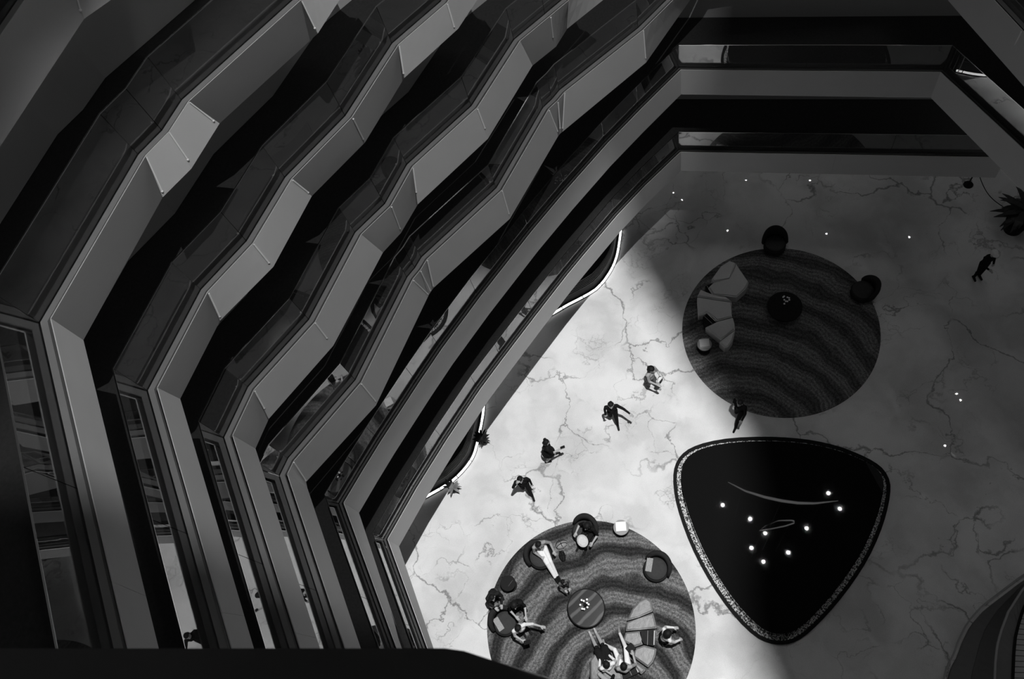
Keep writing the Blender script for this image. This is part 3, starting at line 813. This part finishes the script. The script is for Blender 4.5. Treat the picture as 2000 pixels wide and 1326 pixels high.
def side_table(x, y, dark, label, z0=0.018):
    t = thing('side_table', label, 'table', (x, y, z0), 0.25, 'round side tables')
    obj('base', lathe([(0, 0), (0.2, 0), (0.2, 0.03), (0, 0.03)], 28), M_BLACK, t)
    obj('drum', lathe([(0, 0.03), (0.14, 0.03), (0.19, 0.44), (0, 0.44)], 28), M_BLACK, t, False)
    obj('top', lathe([(0, 0.44), (0.225, 0.44), (0.235, 0.45), (0.235, 0.47), (0.225, 0.48), (0, 0.48)], 36), M_BLACK if dark else mat('grey_glass_top', 0.35, 0.15), t)
    return t
side_table(*XY['st1'], False, 'round side table under a white box at the top of the bright rug')
side_table(*XY['st2'], False, 'round side table under a white box beside the grey sofa on the dark rug')
side_table(*XY['st3'], True, 'small black round side table at the left of the bright rug')
for nme, lab in (('st1', 'white square box on the side table of the bright rug'), ('st2', 'white square box on the side table of the dark rug')):
    t = thing('white_box', lab, 'box', (XY[nme][0], XY[nme][1] + 0.01, 0.498), 0.12, 'white boxes on side tables')
    obj('body', prism([(-0.17, -0.15), (0.17, -0.15), (0.17, 0.15), (-0.17, 0.15)], 0, 0.07, 0.006, 2), M_WHITE, t)
    obj('lid', prism([(-0.155, -0.135), (0.155, -0.135), (0.155, 0.135), (-0.155, 0.135)], 0.0712, 0.085, 0.004, 2), M_WHITE, t)
    bm = bmesh.new()
    for p in ((-0.165, -0.16, -0.145, 0.145), (0.16, 0.165, -0.145, 0.145)):
        box(bm, p[0], p[1], p[2], p[3], 0.0712, 0.078)
    box(bm, -0.16, 0.16, -0.145, -0.14, 0.0712, 0.078)
    obj('edging', bm, M_BLACK, t)
pen = tag(obj('pen', tube([(-0.06, -0.09, 0.505), (0.06, 0.1, 0.505)], 0.006, 6), M_STEEL, loc=(XY['st3'][0] + 0.08, XY['st3'][1], 0.0)), 'thin silver pen on the small black side table', 'pen')

def wood_stripes():
    m = mat('striped_dark_wood', 0.1, 0.22, 0.5)
    g = N(m)
    tc = g.node('ShaderNodeTexCoord')
    w = g.node('ShaderNodeTexWave', wave_type='BANDS', bands_direction='DIAGONAL')
    w.inputs['Scale'].default_value = 1.5
    w.inputs['Distortion'].default_value = 1.6
    w.inputs['Detail'].default_value = 2.0
    mp = g.node('ShaderNodeMapping')
    mp.inputs['Rotation'].default_value = (0, 0, math.radians(88))
    g.link(tc.outputs['Object'], mp.inputs['Vector'])
    g.link(mp.outputs['Vector'], w.inputs['Vector'])
    g.link(g.mr(w.outputs['Fac'], 0.6, 1.0, 0.012, 0.09), m.node_tree.nodes['Principled BSDF'].inputs['Base Color'])
    return m
def coffee_table(x, y, r, m, label):
    t = thing('coffee_table', label, 'table', (x, y, 0.018), 0, 'round coffee tables')
    obj('drum_base', lathe([(0, 0), (r * 0.72, 0), (r * 0.86, 0.30), (0, 0.30)], 40), M_BLACKW, t)
    obj('rim', lathe([(r * 0.9, 0.30), (r - 0.01, 0.30), (r, 0.32), (r, 0.37), (r - 0.015, 0.38), (r - 0.03, 0.38), (r - 0.03, 0.34), (r * 0.9, 0.34)], 56), M_BLACK, t)
    obj('top', lathe([(0, 0.345), (r - 0.032, 0.345), (r - 0.032, 0.376), (0, 0.376)], 56), m, t)
    return t
coffee_table(CTB[0], CTB[1], CTB[2], wood_stripes(), 'round striped wooden coffee table in the middle of the bright rug')
coffee_table(XY['ctA'][0], XY['ctA'][1], 0.56, M_BLACKW, 'round black coffee table in the middle of the dark rug')

def vase(x, y, label):
    t = thing('flower_vase', label, 'flowers', (x, y, 0.395), 0, 'flower vases on coffee tables')
    obj('vase', lathe([(0, 0), (0.045, 0), (0.06, 0.06), (0.04, 0.12), (0.035, 0.12), (0.05, 0.06), (0, 0.01)], 18), M_GLASS, t, True)
    for j in range(9):
        a = j * 2.4
        r = random.uniform(0.04, 0.13)
        h = random.uniform(0.18, 0.3)
        tip = (r * math.cos(a), r * math.sin(a) * 1.4, h)
        st = obj('stem', tube([(0, 0, 0.05), (tip[0] * 0.4, tip[1] * 0.4, h * 0.7), tip], 0.003, 5), M_LEAF, t)
        bm = bmesh.new()
        for q in range(5):
            leaf(bm, tip, q * 1.2566 + a, 0.034, 0.014, 0.012, 0.006)
        obj('petals', bm, M_WHITE, st)
    return t
vase(CTB[0] - 0.03, CTB[1] + 0.08, 'little vase of white flowers on the striped coffee table')
vase(XY['ctA'][0], XY['ctA'][1] + 0.1, 'little vase of white flowers on the black coffee table in the dark rug')

def sofa(mods, trays, label, c, M_SOFA):
    t = thing('modular_sofa', label, 'sofa', (c[0], c[1], 0.018), 0, 'grey modular sofas')
    for q, poly in enumerate(mods):
        P = [(x - c[0], y - c[1]) for x, y in poly]
        if area2(P) < 0:
            P = P[::-1]
        P = offset_closed(P, 0.006)
        m_ = obj('module', prism(P, 0.0, 0.36, 0.035, 3), M_SOFA, t, False)
        obj('cushion', prism(offset_closed(P, 0.03), 0.352, 0.415, 0.025, 2), M_SOFA, m_, False)
    for poly in trays:
        P = [(x - c[0], y - c[1]) for x, y in poly]
        tr = obj('tray', prism(P, 0.0, 0.30), M_BLACKW, t)
        if len(trays) and area2(P) < 0:
            P = P[::-1]
        # pale metal bar along the outer edge and a dim divider
        e = [(Vector(P[j]), Vector(P[(j + 1) % len(P)])) for j in range(len(P))]
        a, b = max(e, key=lambda s: ((s[0] + s[1]) / 2).x if abs(c[0]) > 0 else 0)
        a2, b2 = a.lerp(b, 0.06), a.lerp(b, 0.94)
        obj('metal_bar', tube([(a2.x, a2.y, 0.33), (b2.x, b2.y, 0.33)], 0.013, 8), M_STRIP, tr)
        cen = Vector((sum(p[0] for p in P) / len(P), sum(p[1] for p in P) / len(P)))
        k_ = (cen - (a + b) / 2)
        a3, b3 = a2 + k_ * 0.9, b2 + k_ * 0.9
        obj('divider', tube([(a3.x, a3.y, 0.31), (b3.x, b3.y, 0.31)], 0.010, 8), mat('dim_metal', 0.25, 0.4), tr)
    return t
sofa(SOFAA, TRAYA, 'grey S-shaped modular sofa on the dark rug', (1.2, 13.1), mat('pale_grey_wool', 0.6, 0.9, 0.1, noise=0.08, nscale=20))
sofa(SOFAB, TRAYB, 'grey leather modular sofa curving round the people on the bright rug', (-1.4, 2.0), M_SOFA)

# stanchion with rope
sx, sy = XY['stan']
t = thing('rope_stanchion', 'dark post on a round base below the right end of the lowest balcony', 'stanchion', (sx, sy, 0))
obj('base', lathe([(0, 0), (0.16, 0), (0.16, 0.02), (0.05, 0.04), (0, 0.04)], 24), M_BLACK, t)
obj('post', lathe([(0, 0.04), (0.022, 0.04), (0.022, 0.92), (0.035, 0.94), (0.02, 0.99), (0, 1.0)], 14), M_BLACK, t)
r1, r2 = Vector((*XY['rope1'], 0.9)), Vector((*XY['rope2'], 0.85))
rp = []
p0 = Vector((sx, sy, 0.93))
for j in range(25):
    u = j / 24
    q = p0.lerp(r2, u)
    q.z -= 0.28 * math.sin(PI * u)
    rp.append(q)
tag(obj('barrier_rope', tube(rp, 0.014, 6), M_BLACK), 'dark rope hanging from the post near the right edge', 'rope')

# curved staircase at the lower right
cs = thing('curved_staircase', 'curved dark staircase with pale treads in the lower right corner', 'staircase', (STAIR[0][4][0], STAIR[0][4][1], 0))
o2 = Vector(STAIR[0][4])
S0, S1, S2 = [[(p[0] - o2.x, p[1] - o2.y) for p in [q[:2] for q in resample([(x, y, 0) for x, y in s], 24)]] for s in STAIR]
mid = [((a[0] + b[0]) / 2, (a[1] + b[1]) / 2) for a, b in zip(S0, S1)]
mS = mat('dark_grey_band', 0.10, 0.5, noise=0.2, nscale=5)
mSd = mat('charcoal_band', 0.04, 0.5)
obj('skirt_band', band(S0, 0.15, mid, 0.30, 0.14), mS, cs)
obj('outer_band', band(mid, 0.33, S1, 0.45, 0.30), mSd, cs)
obj('edge_line', band(offset(S0, 0.10), 0.20, offset(S0, 0.14), 0.21, 0.03), mat('pale_edge', 0.35, 0.4), cs)
obj('upper_line', band(S1, 0.50, offset(S1, 0.05) if False else [(p[0] + 0.05, p[1] - 0.01) for p in S1], 0.50, 0.2), mat('pale_edge', 0.35, 0.4), cs)
obj('inner_band', band([(p[0] + 0.05, p[1] - 0.01) for p in S1], 0.47, S2, 0.55, 0.3), mS, cs)
obj('handrail', tube([(p[0], p[1], 0.62) for p in S2], 0.035, 8), M_BLACK, cs)
cen = Vector((6.0, -0.6))
for j in range(0, 23):
    a, b = Vector(S2[j]), Vector(S2[j + 1])
    a_, b_ = a.lerp(b, 0.06), a.lerp(b, 0.94)
    da = Vector((1.0, -0.12 + 0.01 * j)).normalized() * 1.5
    P = [tuple(a_ + da * 0.03), tuple(b_ + da * 0.03), tuple(b_ + da), tuple(a_ + da)]
    obj('tread', prism(P, 0.0, 0.42 - 0.012 * j), mat('pale_tread', 0.5, 0.5), cs)

# bags on the rug
def bag(x, y, m, label, rz, sx_, sy_):
    t = thing('bag', label, 'bag', (x, y, 0.018), rz)
    bm = bmesh.new()
    bmesh.ops.create_icosphere(bm, subdivisions=3, radius=1.0)
    for v in bm.verts:
        v.co = Vector((v.co.x * sx_ * (1 - 0.12 * v.co.z), v.co.y * sy_, (v.co.z + 0.82) * 0.1 if v.co.z > -0.82 else 0))
    obj('body', bm, m, t, True)
    for s in (-1, 1):
        arc = [(sx_ * 0.9 * math.cos(PI * q / 10), s * sy_ * 0.45 + 0.06 * math.sin(PI * q / 10), 0.15 + 0.10 * math.sin(PI * q / 10)) for q in range(11)]
        obj('strap', tube(arc, 0.008, 6), M_BLACK, t, True)
    obj('band', tube([(0, sy_ * math.cos(q * PI / 8), 0.19 * math.sin(q * PI / 8) + 0.01) for q in range(9)], 0.01, 6), M_BLACK, t, True)
    return t
bag(*XY['bag1'], cloth(0.30), 'pale bag with dark crossed straps between the two armchairs on the bright rug', 0.5, 0.19, 0.11)
bag(*XY['bag2'], cloth(0.02), 'black oval bag lying below the pale bag on the bright rug', -1.2, 0.17, 0.1)

# ---------------------------------------------------------------- people
ICO = None
def capsule(bm, a, ra, b, rb):
    vs_ = []
    for c, r in ((Vector(a), ra), (Vector(b), rb)):
        for v in ICO:
            vs_.append(bm.verts.new(c + v * r))
    res = bmesh.ops.convex_hull(bm, input=vs_)
    junk = [g for g in set(res['geom_interior']) | set(res['geom_unused']) if isinstance(g, bmesh.types.BMVert)]
    if junk:
        bmesh.ops.delete(bm, geom=junk, context='VERTS')
_b = bmesh.new()
bmesh.ops.create_icosphere(_b, subdivisions=2, radius=1.0)
ICO = [v.co.copy() for v in _b.verts]
_b.free()

def hand(caps, wrist, direction, side, up, grip=0.35):
    d = Vector(direction).normalized()
    u = Vector(up)
    s = d.cross(u).normalized() * side
    n = s.cross(d).normalized() * side
    w = Vector(wrist)
    caps.append((w, 0.026, w + d * 0.075, 0.030, 'skin'))
    caps.append((w + d * 0.03 - s * 0.018, 0.018, w + d * 0.08 - s * 0.024, 0.018, 'skin'))
    caps.append((w + d * 0.03 + s * 0.018, 0.018, w + d * 0.08 + s * 0.024, 0.018, 'skin'))
    for q, (off, ln) in enumerate(((-0.033, 0.062), (-0.011, 0.078), (0.011, 0.083), (0.033, 0.072))):
        k = w + d * 0.088 + s * off
        m_ = k + d * ln * 0.55 - n * ln * grip * 0.35
        e = m_ + d * ln * 0.4 - n * ln * grip
        caps.append((k, 0.0105, m_, 0.0095, 'skin'))
        caps.append((m_, 0.0095, e, 0.0085, 'skin'))
    tb = w + d * 0.025 + s * 0.03
    tm = tb + d * 0.035 + s * 0.03
    caps.append((tb, 0.014, tm, 0.0115, 'skin'))
    caps.append((tm, 0.0115, tm + d * 0.035 + s * 0.006 - n * 0.01, 0.0095, 'skin'))

def person(label, xy, rz, pose='stand', arms=('down', 'down'), top=0.02, bottom=0.02, shoe=0.02, skin=None, hair='short', scale=1.0,
           stride=0.0, lean=0.05, look=0.0, base=0.0, sleeves=True, bare_legs=False, skirt=None, cap=None, legs=None, hairm=None):
    caps = []
    V = Vector
    if pose == 'sit':
        pel, wai, che, nec, hed = V((0, -0.10, 0.53)), V((0, -0.14, 0.68)), V((0, -0.16 + lean, 0.86)), V((0, -0.14 + lean * 1.5, 1.02)), V((0, -0.10 + lean * 1.8, 1.17))
        knees = [V((-0.12, 0.36, 0.52)), V((0.12, 0.36, 0.52))]
        ank = [V((-0.12, 0.42, 0.09)), V((0.12, 0.42, 0.09))]
        if legs:
            knees, ank = [V(legs[0]), V(legs[1])], [V(legs[2]), V(legs[3])]
        hips = [V((-0.09, -0.08, 0.50)), V((0.09, -0.08, 0.50))]
        feet = [a + (V((a.x, a.y + 0.16, 0.04)) - a) for a in ank]
        for j in range(2):
            sh = (ank[j] - knees[j])
            if abs(sh.z) < 0.3:
                feet[j] = ank[j] + V((0, 0.10, 0.10))
    else:
        pel, wai = V((0, 0, 0.93)), V((0, lean * 0.3, 1.08))
        che, nec, hed = V((0, lean * 0.7, 1.27)), V((0, lean * 1.1, 1.45)), V((0, lean * 1.5 + 0.02, 1.60))
        s = stride
        knees = [V((-0.09, 0.02 + s * 0.55, 0.50)), V((0.09, 0.04 - s * 0.1, 0.49))]
        ank = [V((-0.09, s * 0.75, 0.085)), V((0.09, -s * 0.85, 0.085 + abs(s) * 0.22))]
        hips = [V((-0.085, 0, 0.90)), V((0.085, 0, 0.90))]
        feet = [ank[0] + V((-0.01, 0.155, -0.045)), ank[1] + V((0.01, 0.13, -0.045 - abs(s) * 0.12))]
    caps += [(pel + V((-0.06, 0, -0.01)), 0.115, pel + V((0.06, 0, -0.01)), 0.115, 'bottom'),
             (pel, 0.13, wai, 0.118, 'top'), (wai, 0.118, che, 0.13, 'top'),
             (che + V((-0.07, 0.01, 0)), 0.11, che + V((0.07, 0.01, 0)), 0.11, 'top'),
             (che, 0.11, nec + V((0, 0, -0.05)), 0.07, 'top'),
             (nec + V((0, 0, -0.03)), 0.052, hed + V((0, -0.01, -0.06)), 0.05, 'skin'),
             (hed + V((0, 0.03, -0.055)), 0.058, hed + V((0, -0.01, 0.03)), 0.088, 'skin'),
             (hed + V((0, -0.02, 0.02)), 0.085, hed + V((0, -0.025, 0.035)), 0.085, 'skin'),
             (hed + V((0, 0.085, -0.005)), 0.010, hed + V((0, 0.103, -0.03)), 0.013, 'skin')]
    for sd in (-1, 1):
        caps.append((hed + V((sd * 0.085, -0.005, -0.025)), 0.014, hed + V((sd * 0.09, -0.012, 0.01)), 0.015, 'skin'))
        caps.append((hed + V((sd * 0.032, 0.074, 0.0)), 0.012, hed + V((sd * 0.034, 0.074, 0.0)), 0.012, 'eye'))
    caps.append((hed + V((-0.02, 0.072, -0.062)), 0.010, hed + V((0.02, 0.072, -0.062)), 0.010, 'lip'))
    for j, sd in enumerate((-1, 1)):
        sh = nec + V((sd * 0.175, -0.01, -0.055))
        caps.append((nec + V((sd * 0.05, -0.01, -0.045)), 0.06, sh, 0.062, 'top'))
        caps.append((che + V((sd * 0.08, 0, 0.02)), 0.09, sh, 0.058, 'top'))
        st = arms[j]
        if st == 'down':
            el, wr = sh + V((sd * 0.05, -0.03, -0.27)), sh + V((sd * 0.06, 0.05, -0.50))
        elif st == 'swing':
            el, wr = sh + V((sd * 0.07, 0.10, -0.24)), sh + V((sd * 0.07, 0.27, -0.40))
        elif st == 'back':
            el, wr = sh + V((sd * 0.07, -0.14, -0.23)), sh + V((sd * 0.09, -0.20, -0.45))
        elif st == 'phone':
            el, wr = sh + V((sd * 0.06, 0.10, -0.25)), sh + V((sd * 0.02, 0.36, -0.22))
        elif st == 'front':
            el, wr = sh + V((sd * 0.06, 0.08, -0.26)), sh + V((-sd * 0.05, 0.28, -0.30))
        elif st == 'out':
            el, wr = sh + V((sd * 0.20, 0.08, -0.18)), sh + V((sd * 0.36, 0.24, -0.22))
        elif st == 'lap':
            el, wr = sh + V((sd * 0.07, 0.05, -0.26)), sh + V((-sd * 0.04, 0.27, -0.36))
        elif st == 'rest':
            el, wr = sh + V((sd * 0.14, 0.05, -0.24)), sh + V((sd * 0.12, 0.30, -0.30))
        elif st == 'head':
            el, wr = sh + V((sd * 0.12, 0.14, 0.02)), sh + V((-sd * 0.03, 0.12, 0.20))
        caps.append((sh, 0.058, el, 0.045, 'top'))
        caps.append((el, 0.045 if sleeves else 0.041, wr, 0.033 if sleeves else 0.028, 'top' if sleeves else 'skin'))
        d = wr - el
        hand(caps, wr, d, -sd, (0, 0, 1) if abs(d.normalized().z) < 0.85 else (0, 1, 0))
        caps.append((hips[j], 0.095, knees[j], 0.062, 'bottom'))
        caps.append((knees[j], 0.060, ank[j], 0.042, 'skin' if bare_legs else 'bottom'))
        mid_ = knees[j].lerp(ank[j], 0.3) + V((0, -0.015, 0))
        caps.append((knees[j], 0.055, mid_, 0.056, 'skin' if bare_legs else 'bottom'))
        caps.append((ank[j], 0.043, feet[j], 0.036, 'shoe'))
        caps.append((ank[j] + V((0, -0.04, -0.03)), 0.036, feet[j], 0.034, 'shoe'))
    bm = bmesh.new()
    for c in caps:
        capsule(bm, c[0], c[1], c[2], c[3])
    me = bpy.data.meshes.new('person_raw')
    bm.to_mesh(me)
    bm.free()
    raw = bpy.data.objects.new('person_raw', me)
    COL.objects.link(raw)
    rm = raw.modifiers.new('remesh', 'REMESH')
    rm.mode = 'VOXEL'
    rm.voxel_size = 0.0105
    sm = raw.modifiers.new('smooth', 'SMOOTH')
    sm.factor = 0.5
    sm.iterations = 2
    dg = bpy.context.evaluated_depsgraph_get()
    body = bpy.data.meshes.new_from_object(raw.evaluated_get(dg))
    bpy.data.objects.remove(raw)
    body.name = 'person'
    # cloth regions by nearest bone
    n = len(body.polygons)
    ctr = np.empty(n * 3)
    body.polygons.foreach_get('center', ctr)
    ctr = ctr.reshape(n, 3)
    best = np.full(n, 1e9)
    idx = np.zeros(n, dtype=np.int32)
    order = ['skin', 'top', 'bottom', 'shoe', 'eye', 'lip']
    for a, ra, b, rb, tg in caps:
        a_, b_ = np.array(a), np.array(b)
        ab = b_ - a_
        t_ = np.clip(((ctr - a_) @ ab) / max(ab @ ab, 1e-9), 0, 1)
        dist = np.linalg.norm(ctr - (a_ + t_[:, None] * ab), axis=1) - (ra + (rb - ra) * t_)
        m_ = dist < best
        best[m_] = dist[m_]
        idx[m_] = order.index(tg)
    body.materials.clear()
    for m_ in (skin or M_SKIN, cloth(top), cloth(bottom), cloth(shoe), M_HAIR, mat('lips', 0.22, 0.5)):
        body.materials.append(m_)
    body.polygons.foreach_set('material_index', idx)
    body.polygons.foreach_set('use_smooth', np.ones(n, dtype=bool))
    body.update()
    o = link('person', body)
    # stand on the lowest point
    co = np.empty(len(body.vertices) * 3)
    body.vertices.foreach_get('co', co)
    zmin = co.reshape(-1, 3)[:, 2].min()
    body.transform(Matrix.Translation((0, 0, -zmin)))
    hed = hed - V((0, 0, zmin))
    nec = nec - V((0, 0, zmin))
    pel = pel - V((0, 0, zmin))
    ch, sh_ = math.cos(rz), math.sin(rz)
    ox = (hed.x * ch - hed.y * sh_) * scale
    oy = (hed.x * sh_ + hed.y * ch) * scale
    o.location = (xy[0] - ox, xy[1] - oy, base)
    o.rotation_euler = (0, 0, rz)
    o.scale = (scale, scale, scale)
    tag(o, label, 'person')
    # hair
    bm = bmesh.new()
    bmesh.ops.create_icosphere(bm, subdivisions=3, radius=1.0)
    for v in bm.verts:
        c = v.co.copy()
        p = V((c.x * 0.101, c.y * 0.112 - 0.02, c.z * 0.106 + 0.022))
        if c.y > 0.15 and c.z < 0.42:
            p *= 0.72
        elif c.z < -0.55 and hair == 'short':
            p *= 0.8
        if hair in ('long', 'big') and c.y < 0.1 and c.z < 0:
            p.z -= 0.13 * -c.z
            p.y -= 0.02
        if hair == 'big':
            p *= 1.22 if not (c.y > 0.15 and c.z < 0.42) else 1.0
        v.co = p + hed
    obj('hair', bm, hairm or M_HAIR, o, True)
    if hair == 'bun':
        pass
    if skirt is not None:
        if pose == 'sit':
            bm = bmesh.new()
            capsule(bm, (-0.08, -0.06, pel.z - 0.01), 0.135, (-0.11, 0.30, pel.z + 0.0), 0.115)
            capsule(bm, (0.08, -0.06, pel.z - 0.01), 0.135, (0.11, 0.30, pel.z + 0.0), 0.115)
            capsule(bm, (-0.09, 0.0, pel.z), 0.12, (0.09, 0.30, pel.z), 0.11)
            obj('skirt', bm, cloth(skirt), o, True)
        else:
            obj('skirt', lathe([(0.135, 0.0), (0.17, -0.12), (0.22, -0.34), (0.21, -0.34), (0.16, -0.12), (0.125, 0.0)], 24, cx=0, cy=0), cloth(skirt), o, True).location = (0, 0, pel.z + 0.12)
    if cap is not None:
        ca = obj('cap', lathe([(0, 0.115), (0.06, 0.105), (0.1, 0.06), (0.118, 0.0), (0.112, 0.0), (0.09, 0.055), (0, 0.10)], 24), cloth(cap), o, True)
        ca.location = hed + V((0, -0.015, 0.035))
        bm = prism([(0.1 * math.cos(q * PI / 8), 0.08 + 0.1 * math.sin(q * PI / 8)) for q in range(9)], 0, 0.012)
        obj('brim', bm, cloth(cap), ca)
    return o

deg = math.radians
# walkers on the bright marble
person('walking person with glasses, pale top and white bag, nearest the dark rug', XY['p1'], deg(-125), 'stand', ('front', 'phone'), top=0.35, bottom=0.12, shoe=0.3, hair='big', stride=0.22, sleeves=False, scale=0.97)
person('walking person all in black with an arm swung out, second from the dark rug', XY['p2'], deg(190), 'stand', ('out', 'down'), top=0.012, bottom=0.012, hair='long', stride=0.3, scale=0.99)
p3 = person('walking person in a black dress holding a phone out, third from the dark rug', XY['p3'], deg(-70), 'stand', ('down', 'phone'), top=0.014, bottom=0.014, hair='long', stride=0.2, sleeves=False, skirt=0.014, bare_legs=True, cap=None)
person('walking person all in black with a hand at the head, nearest the bright rug', XY['p4'], deg(200), 'stand', ('down', 'head'), top=0.013, bottom=0.013, hair='short', stride=0.3)
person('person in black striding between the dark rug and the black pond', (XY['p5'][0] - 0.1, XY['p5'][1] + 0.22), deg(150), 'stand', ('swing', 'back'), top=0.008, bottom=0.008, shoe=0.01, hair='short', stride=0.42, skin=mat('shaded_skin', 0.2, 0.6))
person('person in dark clothes wearing a round white cap near the right edge', XY['p6'], deg(200), 'stand', ('down', 'front'), top=0.012, bottom=0.012, hair='short', cap=0.75)
# phone and bag held by walkers
def held(name, label, cat, loc, rz, dims, m):
    o = obj(name, prism([(-dims[0], -dims[1]), (dims[0], -dims[1]), (dims[0], dims[1]), (-dims[0], dims[1])], -dims[2], dims[2], min(dims) * 0.4, 2), m, loc=loc)
    o.rotation_euler = (0.2, 0, rz)
    return tag(o, label, cat)
def local_to_world(xy, rz, head_fwd, p):
    c, s = math.cos(rz), math.sin(rz)
    return (xy[0] + p[0] * c - (p[1] - head_fwd) * s, xy[1] + p[0] * s + (p[1] - head_fwd) * c, p[2])
held('phone', 'dark phone in the outstretched hand of the person in a black dress', 'phone', local_to_world(XY['p3'], deg(-70), 0.095, (0.18, 0.50, 1.235)), deg(-70), (0.037, 0.075, 0.005), M_BLACK)
bg = thing('handbag', 'white handbag carried in front by the person with glasses', 'bag', local_to_world(XY['p1'], deg(-125), 0.095, (-0.02, 0.36, 1.02)), deg(-125))
obj('body', prism([(-0.13, -0.05), (0.13, -0.05), (0.11, 0.05), (-0.11, 0.05)], -0.1, 0.12, 0.02, 2), cloth(0.75), bg)
obj('flap', prism([(-0.07, 0.052), (0.07, 0.052), (0.07, 0.075), (-0.07, 0.075)], -0.06, 0.08, 0.008, 2), cloth(0.02), bg)
obj('strap', tube([(-0.11, 0, 0.1), (-0.06, -0.02, 0.2), (0.0, -0.03, 0.23), (0.06, -0.02, 0.2), (0.11, 0, 0.1)], 0.008, 6), cloth(0.02), bg)

# people on the bright rug
B0 = 0.018
person('seated person in a pale hoodie with white trousers and outstretched legs', XY['p8'], deg(-148), 'sit', ('rest', 'lap'), top=0.32, bottom=0.8, shoe=0.015, base=B0, hair='short', lean=0.04,
       legs=((-0.06, 0.42, 0.50), (0.07, 0.42, 0.50), (-0.03, 0.82, 0.20), (0.06, 0.84, 0.20)))
person('person in black with bare forearms sitting in the armchair at the top of the rug', XY['p9'], deg(152), 'sit', ('rest', 'rest'), top=0.012, bottom=0.015, base=B0, sleeves=False, hair='big', lean=0.02)
o = obj('round_cushion', lathe([(0, 0), (0.12, 0.0), (0.165, 0.03), (0.165, 0.05), (0.12, 0.085), (0.02, 0.075), (0, 0.07)], 28, sx=1.2), M_PALE, loc=local_to_world(XY['p9'], deg(152), -0.064, (0.0, 0.30, 0.60)))
o.rotation_euler = (0, 0, deg(120))
tag(o, 'pale round cushion on the lap of the person in black', 'cushion')
person('small child in grey standing between the striped coffee table and the bag', XY['p10'], deg(-150), 'stand', ('front', 'front'), top=0.12, bottom=0.16, shoe=0.25, scale=0.68, base=B0, stride=0.1)
person('person in black and grey leaning behind the armchair at the left rug rim', XY['p11'], deg(-150), 'stand', ('front', 'front'), top=0.02, bottom=0.06, hair='long', base=0.0, lean=0.18, scale=0.96)
person('person in black with bare forearms standing right of the left-rim armchair', XY['p12'], deg(-160), 'stand', ('phone', 'front'), top=0.013, bottom=0.013, hair='big', sleeves=False, base=B0, lean=0.1, scale=0.97)
person('standing person in a white vest over black holding a black tray', XY['p13'], deg(-145), 'stand', ('out', 'front'), top=0.75, bottom=0.015, hair='short', base=B0, lean=0.06, sleeves=False)
held('tray', 'black tray held by the person in a white vest', 'tray', local_to_world(XY['p13'], deg(-145), 0.11, (0.02, 0.46, 1.12)), deg(-160), (0.10, 0.06, 0.012), M_BLACK)
person('small person in black with white sleeves at the right side of the bright rug', XY['p14'], deg(-60), 'stand', ('front', 'swing'), top=0.72, bottom=0.012, shoe=0.5, hair='big', base=B0, scale=0.95, stride=0.1, lean=0.08)
person('seated person in a white top and black skirt with bare legs stretched out', XY['p15'], deg(28), 'sit', ('lap', 'lap'), top=0.8, bottom=0.015, shoe=0.5, bare_legs=True, skirt=0.014, hair='short', base=B0, lean=-0.02,
       legs=((-0.10, 0.42, 0.50), (0.09, 0.42, 0.50), (-0.12, 0.80, 0.22), (0.05, 0.82, 0.22)), scale=1.02)
person('seated person in white trousers and patterned shirt on the grey leather sofa', XY['p16'], deg(14), 'sit', ('lap', 'rest'), top=0.35, bottom=0.82, shoe=0.3, hair='short', base=B0, lean=0.0,
       legs=((-0.20, 0.40, 0.50), (0.12, 0.42, 0.50), (-0.48, 0.62, 0.22), (0.02, 0.84, 0.16)), sleeves=False)
person('seated person in black at the bottom edge of the picture beside the sofa', (XY['p17'][0] - 0.05, XY['p17'][1] - 0.22), deg(60), 'sit', ('rest', 'rest'), top=0.012, bottom=0.4, hair='big', base=B0, lean=0.06, sleeves=False)
held('shoulder_bag', 'black square bag lying on the lap side of the person in white trousers', 'bag', (XY['p16'][0] + 0.14, XY['p16'][1] + 0.50, 0.53), deg(45), (0.12, 0.11, 0.06), M_BLACK)
